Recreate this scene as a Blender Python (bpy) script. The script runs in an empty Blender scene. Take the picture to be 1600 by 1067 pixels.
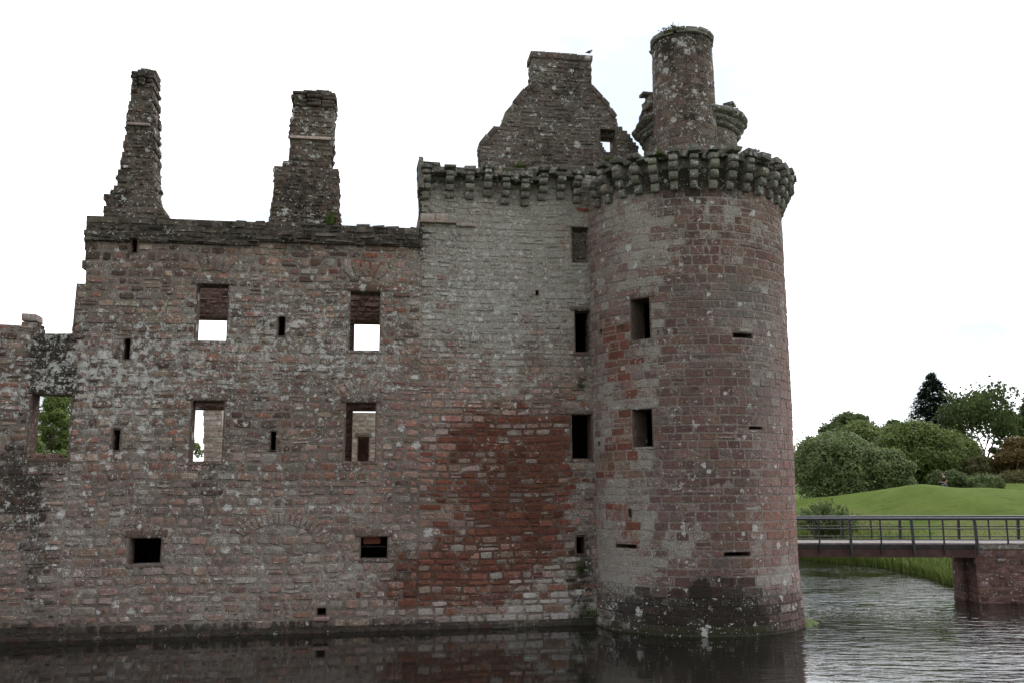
import bpy, math, random
import numpy as np
R_ = np.random.RandomState(7); random.seed(7)
SC = bpy.context.scene; COL = SC.collection
# ------------------------------------------------------------------ camera
F, PITCH, ROLL, EYE = 1400., .163, -.0059, 4.3
CP, SP, CR, SR = math.cos(PITCH), math.sin(PITCH), math.cos(ROLL), math.sin(ROLL)
def ray(px, py):
    a = px-800; b = py-533.5
    xc = (CR*a+SR*b)/F; yc = (-SR*a+CR*b)/F
    return np.array([xc, CP+yc*SP, SP-yc*CP])
def on_z(px, py, z=0.):
    r = ray(px, py); t = (z-EYE)/r[2]; return np.array([0, 0, EYE])+t*r
def at_depth(px, py, Y):
    r = ray(px, py); return np.array([0, 0, EYE])+r*Y/r[1]
def proj(X, Y, Z):
    Z = Z-EYE; zc = np.maximum(Y*CP+Z*SP, .1); yc = -(Z*CP-Y*SP)
    return 800+F*(CR*X-SR*yc)/zc, 533.5+F*(SR*X+CR*yc)/zc
cd = bpy.data.cameras.new('camera'); cam = bpy.data.objects.new('camera', cd); COL.objects.link(cam)
cd.sensor_width = 36; cd.lens = 36*F/1600; cd.clip_end = 6000; cd.clip_start = .1
from mathutils import Matrix, Vector
def camdir(xc, yc):   # image offset -> world dir
    return Vector(ray(800+xc, 533.5+yc))
fw = camdir(0, 0).normalized(); rt = (camdir(100, 0)-camdir(0, 0)).normalized(); up = (camdir(0, -100)-camdir(0, 0)).normalized()
M = Matrix((rt, up, -fw)).transposed().to_4x4(); M.translation = (0, 0, EYE); cam.matrix_world = M
SC.camera = cam
# ------------------------------------------------------------------ helpers
def thing(name, label, cat, loc=(0, 0, 0), group=None):
    o = bpy.data.objects.new(name, None); COL.objects.link(o); o.location = loc
    o.empty_display_size = .5
    o['label'] = label; o['category'] = cat
    if group: o['group'] = group
    return o
def root_of(p):
    off = Vector((0, 0, 0))
    while p is not None:
        off += p.location; p = p.parent
    return off
def mesh_obj(name, V, Fc, mat, parent=None, attrs=None, smooth=False):
    V = np.asarray(V, float)
    if parent is not None: V = V-np.array(root_of(parent))
    me = bpy.data.meshes.new(name)
    if isinstance(Fc, np.ndarray):
        n, k = Fc.shape
        me.vertices.add(len(V)); me.vertices.foreach_set('co', V.astype(np.float32).ravel())
        me.loops.add(n*k); me.loops.foreach_set('vertex_index', Fc.astype(np.int32).ravel())
        me.polygons.add(n); me.polygons.foreach_set('loop_start', np.arange(0, n*k, k, dtype=np.int32))
        me.update(calc_edges=True); me.validate()
    else:
        me.from_pydata(V.tolist(), [], [list(map(int, f)) for f in Fc]); me.update()
    for k, arr in (attrs or {}).items():
        arr = np.asarray(arr, np.float32)
        if arr.ndim == 1:
            a = me.attributes.new(k, 'FLOAT', 'POINT'); a.data.foreach_set('value', arr)
        else:
            a = me.attributes.new(k, 'FLOAT_COLOR', 'POINT'); a.data.foreach_set('color', arr.ravel())
    if smooth: me.polygons.foreach_set('use_smooth', [True]*len(me.polygons))
    o = bpy.data.objects.new(name, me); COL.objects.link(o); me.materials.append(mat)
    if parent is not None: o.parent = parent
    return o
def settag(o, label=None, cat=None, group=None, kind=None):
    if label: o['label'] = label
    if cat: o['category'] = cat
    if group: o['group'] = group
    if kind: o['kind'] = kind
    return o
def vnoise(x, y, seed=0):
    x = np.asarray(x, float); y = np.asarray(y, float)
    xi = np.floor(x).astype(int); yi = np.floor(y).astype(int); fx = x-xi; fy = y-yi
    fx = fx*fx*(3-2*fx); fy = fy*fy*(3-2*fy)
    def h(a, b):
        n = (a*374761393+b*668265263+seed*1442695041) & 0x7fffffff
        n = ((n ^ (n >> 13))*1274126177) & 0x7fffffff
        return ((n ^ (n >> 16)) & 0xffff)/65535.
    return (h(xi, yi)*(1-fx)+h(xi+1, yi)*fx)*(1-fy)+(h(xi, yi+1)*(1-fx)+h(xi+1, yi+1)*fx)*fy
class MB:
    """collects boxes, bars, tubes"""
    def __init__(s): s.V = []; s.F = []
    def add(s, V, Fs):
        b = len(s.V); s.V += [tuple(v) for v in V]; s.F += [tuple(i+b for i in f) for f in Fs]
    def hexa(s, P):   # 8 points bottom 4, top 4
        s.add(P, [(0, 3, 2, 1), (4, 5, 6, 7), (0, 1, 5, 4), (1, 2, 6, 5), (2, 3, 7, 6), (3, 0, 4, 7)])
    def box(s, c, sx, sy, sz, ax=(1, 0, 0), jit=0, bev=0):
        ax = Vector(ax).normalized(); ay = Vector((-ax.y, ax.x, 0)).normalized(); az = ax.cross(ay)
        P = []
        for z in (-1, 1):
            for x, y in ((-1, -1), (1, -1), (1, 1), (-1, 1)):
                p = Vector(c)+ax*(x*sx/2)+ay*(y*sy/2)+az*(z*sz/2)
                P.append(p+Vector([random.uniform(-jit, jit) for _ in range(3)]))
        s.hexa(P)
    def tube(s, pts, rad, n=8, cap=True):
        pts = [Vector(p) for p in pts]; rad = rad if hasattr(rad, '__len__') else [rad]*len(pts)
        b = len(s.V)
        for i, p in enumerate(pts):
            d = (pts[min(i+1, len(pts)-1)]-pts[max(i-1, 0)]).normalized()
            a = d.cross(Vector((0, 0, 1)));
            if a.length < .05: a = d.cross(Vector((0, 1, 0)))
            a.normalize(); c = d.cross(a)
            for k in range(n):
                t = 2*math.pi*k/n; s.V.append(tuple(p+a*(rad[i]*math.cos(t))+c*(rad[i]*math.sin(t))))
        for i in range(len(pts)-1):
            for k in range(n):
                s.F.append((b+i*n+k, b+i*n+(k+1) % n, b+(i+1)*n+(k+1) % n, b+(i+1)*n+k))
        if cap:
            s.F.append(tuple(b+k for k in range(n))[::-1]); s.F.append(tuple(b+(len(pts)-1)*n+k for k in range(n)))
    def build(s, name, mat, parent=None, smooth=False, attrs=None):
        return mesh_obj(name, s.V, s.F, mat, parent, attrs, smooth)
# ------------------------------------------------------------------ materials
def newmat(name):
    m = bpy.data.materials.new(name); m.use_nodes = True; nt = m.node_tree
    b = nt.nodes['Principled BSDF']; return m, nt, b
def N(nt, t, **kw):
    n = nt.nodes.new(t)
    for k, v in kw.items(): setattr(n, k, v)
    return n
def L(nt, a, b): nt.links.new(a, b)
def math_(nt, op, a, b=None, c=None, clamp=False):
    n = N(nt, 'ShaderNodeMath', operation=op); n.use_clamp = clamp
    for i, v in enumerate((a, b, c)):
        if v is None: continue
        if hasattr(v, 'links'): L(nt, v, n.inputs[i])
        else: n.inputs[i].default_value = v
    return n.outputs[0]
def mixc(nt, f, a, b, blend='MIX'):
    n = N(nt, 'ShaderNodeMix', data_type='RGBA', blend_type=blend)
    for i, v in ((0, f), (6, a), (7, b)):
        if hasattr(v, 'links'): L(nt, v, n.inputs[i])
        else: n.inputs[i].default_value = v if i == 0 else (*v, 1) if len(v) == 3 else v
    return n.outputs[2]
def noise(nt, vec, scale, detail=5, rough=.55, dist=0.):
    n = N(nt, 'ShaderNodeTexNoise'); L(nt, vec, n.inputs['Vector'])
    n.inputs['Scale'].default_value = scale; n.inputs['Detail'].default_value = detail
    n.inputs['Roughness'].default_value = rough; n.inputs['Distortion'].default_value = dist
    return n.outputs['Fac']
def ramp01(nt, v, lo, hi):
    n = N(nt, 'ShaderNodeMapRange', interpolation_type='SMOOTHSTEP'); L(nt, v, n.inputs[0])
    n.inputs[1].default_value = lo; n.inputs[2].default_value = hi
    return n.outputs[0]
def stone_material():
    m, nt, b = newmat('weathered_sandstone')
    geo = N(nt, 'ShaderNodeNewGeometry'); P = geo.outputs['Position']
    tint = N(nt, 'ShaderNodeAttribute', attribute_name='tint'); mk = N(nt, 'ShaderNodeAttribute', attribute_name='mask')
    sep = N(nt, 'ShaderNodeSeparateColor'); L(nt, mk.outputs['Color'], sep.inputs[0])
    crust, grime_shade, spots = sep.outputs; moss = mk.outputs['Alpha']
    n1 = noise(nt, P, 1.3, 4); n2 = noise(nt, P, 9, 6, .65); n3 = noise(nt, P, 34, 5, .7); n4 = noise(nt, P, 3.2, 8, .68, .4)
    # base variation
    f = math_(nt, 'ADD', math_(nt, 'MULTIPLY', n2, 1.5), math_(nt, 'MULTIPLY', n3, 1.5))
    f = math_(nt, 'MULTIPLY', math_(nt, 'SUBTRACT', f, .48), 1.42)
    col = mixc(nt, 1.0, tint.outputs['Color'], f, 'MULTIPLY')
    # fine pitting, dark
    pit = ramp01(nt, n3, .60, .70)
    col = mixc(nt, math_(nt, 'MULTIPLY', pit, .45), col, (.06, .045, .04))
    # lichen crust: mottled grey
    cf = math_(nt, 'ADD', math_(nt, 'MULTIPLY', n4, 1.7), math_(nt, 'MULTIPLY', n3, 1.7))
    cf = math_(nt, 'ADD', math_(nt, 'SUBTRACT', cf, 1.7), crust)
    cf = ramp01(nt, cf, .50, .78)
    cc = mixc(nt, ramp01(nt, n3, .35, .65), (.25, .235, .205), (.52, .50, .45))
    col = mixc(nt, math_(nt, 'MULTIPLY', cf, .80), col, cc)
    # orange / ochre lichen flecks
    ol = ramp01(nt, noise(nt, P, 2.1, 7, .7), .66, .72)
    col = mixc(nt, math_(nt, 'MULTIPLY', math_(nt, 'MULTIPLY', ol, math_(nt, 'ADD', moss, .22)), .8), col, (.20, .13, .035))
    # grime and corbel-gap shade, dark
    gf = math_(nt, 'ADD', math_(nt, 'MULTIPLY', n4, 1.5), math_(nt, 'MULTIPLY', n2, 1.3))
    gf = math_(nt, 'ADD', math_(nt, 'SUBTRACT', gf, 1.4), grime_shade)
    gf = ramp01(nt, gf, .42, .95)
    col = mixc(nt, math_(nt, 'MULTIPLY', gf, .84), col, (.030, .026, .021))
    # moss green
    mf = math_(nt, 'ADD', noise(nt, P, 4.5, 6, .7), math_(nt, 'MULTIPLY', math_(nt, 'SUBTRACT', moss, .5), .9))
    mf = ramp01(nt, mf, .5, .68)
    col = mixc(nt, math_(nt, 'MULTIPLY', mf, .75), col, (.050, .054, .030))
    # round white lichen spots of several sizes
    wob = N(nt, 'ShaderNodeVectorMath', operation='ADD'); L(nt, P, wob.inputs[0])
    nv = N(nt, 'ShaderNodeTexNoise'); L(nt, P, nv.inputs['Vector']); nv.inputs['Scale'].default_value = 14
    sc = N(nt, 'ShaderNodeVectorMath', operation='SCALE'); L(nt, nv.outputs['Color'], sc.inputs[0]); sc.inputs[3].default_value = .22
    L(nt, sc.outputs[0], wob.inputs[1])
    tot = None
    for s, rr, pk in ((2.3, .36, .45), (5.0, .44, .8), (13., .44, 1.1)):
        v = N(nt, 'ShaderNodeTexVoronoi'); L(nt, wob.outputs[0], v.inputs['Vector']); v.inputs['Scale'].default_value = s
        sp = N(nt, 'ShaderNodeSeparateColor'); L(nt, v.outputs['Color'], sp.inputs[0])
        # radius by cell, only if cell random < spots
        on = math_(nt, 'LESS_THAN', sp.outputs[0], math_(nt, 'MULTIPLY', spots, pk*1.25))
        rad = math_(nt, 'MULTIPLY', sp.outputs[1], rr)
        d = math_(nt, 'SUBTRACT', rad, v.outputs['Distance'])
        d = math_(nt, 'ADD', d, math_(nt, 'MULTIPLY', math_(nt, 'SUBTRACT', n3, .5), .55))
        fct = math_(nt, 'MULTIPLY', ramp01(nt, d, -.02, .09), on)
        tot = fct if tot is None else math_(nt, 'MAXIMUM', tot, fct)
    # irregular larger pale patches
    bl = math_(nt, 'ADD', math_(nt, 'MULTIPLY', noise(nt, P, 4.6, 7, .66, .6), 1.6), math_(nt, 'MULTIPLY', n3, .5))
    bl = ramp01(nt, math_(nt, 'ADD', math_(nt, 'SUBTRACT', bl, 1.05), math_(nt, 'MULTIPLY', spots, .42)), .38, .45)
    tot = math_(nt, 'MAXIMUM', tot, math_(nt, 'MULTIPLY', bl, .85))
    col = mixc(nt, math_(nt, 'MULTIPLY', tot, .88), col, mixc(nt, n3, (.42, .42, .40), (.80, .80, .77)))
    L(nt, col, b.inputs['Base Color']); b.inputs['Roughness'].default_value = .95; b.inputs['Specular IOR Level'].default_value = .12
    h = math_(nt, 'ADD', math_(nt, 'MULTIPLY', n2, .055), math_(nt, 'MULTIPLY', n3, .034))
    h = math_(nt, 'ADD', h, math_(nt, 'MULTIPLY', tot, .004))
    bp = N(nt, 'ShaderNodeBump'); bp.inputs['Strength'].default_value = .9; bp.inputs['Distance'].default_value = 1.
    L(nt, h, bp.inputs['Height']); L(nt, bp.outputs[0], b.inputs['Normal'])
    return m
STONE = stone_material()
def simple(name, col, rough=.8, scale=6., var=.35, bump=.01, metallic=0., col2=None, stretch=None):
    m, nt, b = newmat(name)
    tc = N(nt, 'ShaderNodeTexCoord'); vec = tc.outputs['Object']
    if stretch:
        mp = N(nt, 'ShaderNodeMapping'); L(nt, vec, mp.inputs[0]); mp.inputs['Scale'].default_value = stretch; vec = mp.outputs[0]
    n = noise(nt, vec, scale, 6, .65)
    c2 = col2 or tuple(c*(1-var) for c in col); c1 = tuple(min(1, c*(1+var)) for c in col)
    L(nt, mixc(nt, ramp01(nt, n, .3, .7), c2, c1), b.inputs['Base Color'])
    b.inputs['Roughness'].default_value = rough; b.inputs['Metallic'].default_value = metallic
    if bump:
        bp = N(nt, 'ShaderNodeBump'); bp.inputs['Distance'].default_value = bump; L(nt, n, bp.inputs['Height']); L(nt, bp.outputs[0], b.inputs['Normal'])
    return m
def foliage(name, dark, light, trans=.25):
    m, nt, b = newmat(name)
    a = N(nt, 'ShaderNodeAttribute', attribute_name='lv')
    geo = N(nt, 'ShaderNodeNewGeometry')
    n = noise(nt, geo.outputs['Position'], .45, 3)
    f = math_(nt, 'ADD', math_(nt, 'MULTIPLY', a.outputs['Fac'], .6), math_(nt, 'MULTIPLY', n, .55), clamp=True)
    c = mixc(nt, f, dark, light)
    L(nt, c, b.inputs['Base Color']); b.inputs['Roughness'].default_value = .6; b.inputs['Specular IOR Level'].default_value = .25
    tr = N(nt, 'ShaderNodeBsdfTranslucent'); L(nt, c, tr.inputs['Color'])
    mx = N(nt, 'ShaderNodeMixShader'); mx.inputs[0].default_value = trans
    L(nt, b.outputs[0], mx.inputs[1]); L(nt, tr.outputs[0], mx.inputs[2])
    L(nt, mx.outputs[0], nt.nodes['Material Output'].inputs['Surface'])
    return m
BARK = simple('bark', (.07, .055, .045), .95, 8, .4, .02)
TIMBER = simple('dark_stained_timber', (.028, .027, .030), .55, 5, .4, .003, stretch=(1, 1, 8))
RAILTOP = simple('handrail_metal', (.20, .21, .23), .42, 8, .2, .001)
DECK = simple('weathered_deck_boards', (.24, .21, .20), .85, 9, .3, .004)
BEAM = simple('red_brown_beam', (.075, .036, .030), .7, 3, .35, .003)
DARKBOARD = simple('dark_fascia_board', (.030, .024, .024), .7, 4, .4, .003)
# ------------------------------------------------------------------ masonry generator
def blob(x, y, cx, cy, rx, ry): return np.exp(-(((x-cx)/rx)**2+((y-cy)/ry)**2))
def pick(n, pal, w, var=.16):
    pal = np.array(pal); w = np.array(w)/sum(w)
    c = pal[R_.choice(len(pal), n, p=w)]
    return c*(1+R_.uniform(-var, var, (n, 1)))*(1+R_.uniform(-.05, .05, (n, 3)))
def pmix(a, b, f): return a*(1-f[:, None])+b*f[:, None]
def inpoly(x, y, poly):
    r = np.zeros(len(x), bool); j = len(poly)-1
    for i in range(len(poly)):
        xi, yi = poly[i]; xj, yj = poly[j]
        if yi != yj:
            c = ((yi > y) != (yj > y)) & (x < (xj-xi)*(y-yi)/(yj-yi)+xi); r ^= c
        j = i
    return r
class Masonry:
    def __init__(s): s.V = []; s.F = []; s.T = []; s.K = []; s.n = 0
    def push(s, V, Fa, T, K):
        s.V.append(V); s.F.append(Fa+s.n); s.T.append(T); s.K.append(K); s.n += len(V)
    def build(s, name, parent):
        V = np.concatenate(s.V); Fa = np.concatenate(s.F); T = np.concatenate(s.T); K = np.concatenate(s.K)
        T = np.concatenate([T, np.ones((len(T), 1))], 1)
        me = mesh_obj(name, V, Fa, STONE, parent, {'tint': T, 'mask': K}, smooth=False)
        sm = np.concatenate([np.full(len(f), fl) for f, fl in zip(s.F, s.S)]) if hasattr(s, 'S') else None
        me.data.polygons.foreach_set('use_smooth', np.ones(len(me.data.polygons), bool))
        me.data.set_sharp_from_angle(angle=math.radians(38))
        return me
    def stones(s, A, mapf, zone, gap=.012, lift=0., soft=.04, rough=.006, cornerj=.014):
        """A: array n x 6: a0,a1,b0,b1,proud,extra(index)"""
        A = np.asarray(A, float)
        if not len(A): return
        n = len(A); a0, a1, b0, b1, pr = A[:, 0]+gap, A[:, 1]-gap, A[:, 2]+gap*.9, A[:, 3]-gap*.9, A[:, 4]
        w = a1-a0; h = b1-b0; ok = (w > .03) & (h > .03); A = A[ok]; a0, a1, b0, b1, pr, w, h = [q[ok] for q in (a0, a1, b0, b1, pr, w, h)]; n = len(A)
        if n == 0: return
        ea = np.minimum(soft, w*.22); eb = np.minimum(soft, h*.25)
        ga = np.stack([a0, a0+ea, (a0+a1)/2, a1-ea, a1], 1); gb = np.stack([b0, b0+eb, b1-eb, b1], 1)
        aa = np.repeat(ga[:, None, :], 4, 1).copy(); bb = np.repeat(gb[:, :, None], 5, 2).copy()
        cc = np.full((n, 4, 5), 0.)
        inner = np.zeros((4, 5), bool); inner[1:3, 1:4] = True
        cc[:, inner] = pr[:, None]+R_.uniform(-rough, rough, (n, inner.sum()))
        cc[:, ~inner] = -.03
        # tilt of each stone face
        tl = R_.uniform(-1, 1, (n, 2))*rough*1.3
        cc[:, 1:3, 1:4] += tl[:, 0, None, None]*np.array([-1, 0, 1])[None, None, :]+tl[:, 1, None, None]*np.array([-1, 1])[None, :, None]
        ja = R_.uniform(-cornerj, cornerj, (n, 4, 5)); jb = R_.uniform(-cornerj, cornerj, (n, 4, 5))*.7
        aa += ja; bb += jb
        # round the corners
        for (i, j, da, db) in ((0, 0, 1, 1), (0, 4, -1, 1), (3, 0, 1, -1), (3, 4, -1, -1)):
            aa[:, i, j] += da*ea*.45; bb[:, i, j] += db*eb*.45
        for (i, j, da, db) in ((1, 1, 1, 1), (1, 3, -1, 1), (2, 1, 1, -1), (2, 3, -1, -1)):
            aa[:, i, j] += da*ea*.25; bb[:, i, j] += db*eb*.2; cc[:, i, j] -= pr*.25
        X, Y, Z = mapf(aa, bb, cc+lift, A[:, 5][:, None, None])
        V = np.stack([X, Y, Z], -1).reshape(-1, 3)
        base = np.arange(n)[:, None]*20
        q = np.array([[i*5+j, i*5+j+1, (i+1)*5+j+1, (i+1)*5+j] for i in range(3) for j in range(4)])
        Fa = (base[:, :, None]+q[None]).reshape(-1, 4)
        cx, cy = proj(X.mean((1, 2)), Y.mean((1, 2)), Z.mean((1, 2)))
        T, K = zone(cx, cy, X.mean((1, 2)), Z.mean((1, 2)), False)
        K = K+R_.normal(0, 1, K.shape)*np.array([[.16, .12, .17, .06]])
        s.push(V, Fa, np.repeat(T, 20, 0), np.repeat(np.clip(K, 0, 1), 20, 0))
    def strip(s, us, v0, v1, mapf, zone, w0, w1, idx=0):
        """closed backing box from us[0]..us[-1], v0..v1, w1(back)..w0(front)"""
        n = len(us); P = []
        for w in (w0, w1):
            for v in (v0, v1):
                X, Y, Z = mapf(us, np.full(n, v), np.full(n, w), idx); P.append(np.stack([X, Y, Z], -1))
        V = np.concatenate(P)  # 0:n front bot, n:2n front top, 2n back bot, 3n back top
        i = np.arange(n-1)
        Fa = [np.stack([i, i+1, n+i+1, n+i], 1), np.stack([2*n+i+1, 2*n+i, 3*n+i, 3*n+i+1], 1),
              np.stack([n+i, n+i+1, 3*n+i+1, 3*n+i], 1), np.stack([i+1, i, 2*n+i, 2*n+i+1], 1)]
        Fa.append(np.array([[2*n, 0, n, 3*n], [n-1, 3*n-1, 4*n-1, 2*n-1]]))
        cx, cy = proj(V[:, 0], V[:, 1], V[:, 2]); T, K = zone(cx, cy, V[:, 0], V[:, 2], True)
        s.push(V, np.concatenate(Fa), T, np.clip(K, 0, 1))
def rows_for(v0, v1, h0, h1):
    out = [v0]
    while out[-1] < v1-.001:
        f = h0+(h1-h0)*random.random() if not callable(h0) else h0(out[-1])
        out.append(min(v1, out[-1]+f))
    if len(out) > 2 and out[-1]-out[-2] < .08: out.pop(-2)
    return out
def cross(poly, v):
    xs = []
    for i in range(len(poly)):
        (x0, y0), (x1, y1) = poly[i], poly[(i+1) % len(poly)]
        if (y0 > v) != (y1 > v): xs.append(x0+(x1-x0)*(v-y0)/(y1-y0))
    xs.sort(); return [(xs[i], xs[i+1]) for i in range(0, len(xs)-1, 2)]
def sub_iv(iv, a, b):
    out = []
    for x, y in iv:
        if b <= x or a >= y: out.append((x, y)); continue
        if a > x: out.append((x, a))
        if b < y: out.append((b, y))
    return out
def rect_sub(r, hs):
    rs = [r]
    for (a0, a1, b0, b1) in hs:
        nr = []
        for (x0, x1, y0, y1) in rs:
            if a1 <= x0 or a0 >= x1 or b1 <= y0 or b0 >= y1: nr.append((x0, x1, y0, y1)); continue
            if a0-x0 > .05: nr.append((x0, a0, y0, y1))
            if x1-a1 > .05: nr.append((a1, x1, y0, y1))
            xa, xb = max(x0, a0), min(x1, a1)
            if b0-y0 > .05: nr.append((xa, xb, y0, b0))
            if y1-b1 > .05: nr.append((xa, xb, b1, y1))
        rs = nr
    return rs
def panel(ms, poly, holes, mapf, zone, rows, wr=(.35, .75), thick=.5, proud=(.004, .03), ragged=0., sides=False,
          split=.2, w0=0., seg=.4, stone_clip=None, wob=.0, **kw):
    """poly: outline in (u,v); holes: rects (u0,u1,v0,v1)"""
    if wob:
        base = mapf
        def mapf(a, b, c, i): return base(a, b+wob*np.sin(np.asarray(a)*.9+1.3)*np.clip((np.asarray(b)-.5), 0, 1)+wob*.6*np.sin(np.asarray(a)*2.3+np.asarray(b)*.7)*np.clip(np.asarray(b)-.5, 0, 1), c, i)
    A = []; SA = []
    for r in range(len(rows)-1):
        v0, v1 = rows[r], rows[r+1]; vm = (v0+v1)/2
        iv = cross(poly, vm)
        iv = [(a+random.uniform(-ragged, ragged), b+random.uniform(-ragged, ragged)) for a, b in iv]
        iv = [(a, b) for a, b in iv if b-a > .05]
        # backing boxes
        vs = sorted(set([v0, v1]+[q for h in holes for q in h[2:4] if v0 < q < v1]))
        for k in range(len(vs)-1):
            m = (vs[k]+vs[k+1])/2; jv = iv
            for h in holes:
                if h[2] < m < h[3]: jv = sub_iv(jv, h[0], h[1])
            for a, b in jv:
                n = max(2, int((b-a)/seg)+1)
                ms.strip(np.linspace(a, b, n), vs[k], vs[k+1], mapf, zone, w0, w0-thick)
        for a, b in iv:
            u = a
            while u < b-1e-4:
                w = random.uniform(*wr)*(.7+.6*random.random())
                e = u+w
                if b-e < wr[0]*.6: e = b
                cells = [(u, e, v0, v1)]
                q = random.random()
                if q < split and v1-v0 > .2:
                    t = v0+(v1-v0)*random.uniform(.4, .6); cells = [(u, e, v0, t), (u, e, t, v1)]
                elif q < split*1.5 and e-u > .5:
                    t = v0+(v1-v0)*random.uniform(.4, .6); mm = u+(e-u)*random.uniform(.35, .65); cells = [(u, mm, v0, v1), (mm, e, v0, t), (mm, e, t, v1)]
                for c in cells:
                    for (x0, x1, y0, y1) in rect_sub(c, holes):
                        if stone_clip is None or stone_clip((x0+x1)/2, (y0+y1)/2): A.append((x0, x1, y0, y1, random.uniform(*proud), 0))
                u = e
            if sides:
                for ub, sg in ((a, -1), (b, 1)):
                    t = 0.
                    while t < thick-1e-4:
                        e = t+random.uniform(.2, .45)
                        if thick-e < .12: e = thick
                        SA.append((t, e, v0, v1, random.uniform(*proud), len(SA), ub, sg)); t = e
    ms.stones(A, lambda a, b, c, i: mapf(a, b, c+w0, i), zone, **kw)
    if SA:
        SA = np.array(SA); UB = SA[:, 6]; SG = SA[:, 7]
        def m2(a, b, c, i):
            i = np.asarray(i).astype(int); return mapf(UB[i]+SG[i]*c, b, w0-a, i)
        ms.stones(SA[:, :6], m2, zone, **kw)
# ------------------------------------------------------------------ frames of the place
B0 = on_z(930, 975); WA = math.radians(9.0)
EU = np.array([math.cos(WA), math.sin(WA), 0]); EN = np.array([math.sin(WA), -math.cos(WA), 0])
def wallmap(off=0.):
    def f(u, v, w, i=0):
        u = np.asarray(u, float); w = np.asarray(w, float)+off
        return B0[0]+EU[0]*u+EN[0]*w, B0[1]+EU[1]*u+EN[1]*w, np.asarray(v, float)+0*u
    return f
WM = wallmap()
def W(px, py, off=0.):
    r = ray(px, py); o = np.array([0, 0, EYE]); t = ((B0+EN*off-o)@EN)/(r@EN); P = o+t*r
    return float((P-B0)@EU), float(P[2])
def Wp(pts, off=0.): return [W(x, y, off) for x, y in pts]
def Wr(x0, y0, x1, y1, off=0.):
    a = Wp([(x0, y0), (x1, y0), (x1, y1), (x0, y1)], off)
    return ((a[0][0]+a[3][0])/2, (a[1][0]+a[2][0])/2, (a[2][1]+a[3][1])/2, (a[0][1]+a[1][1])/2)
def wpt(u, v, w): return Vector([float(q) for q in WM(u, v, w)])
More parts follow.
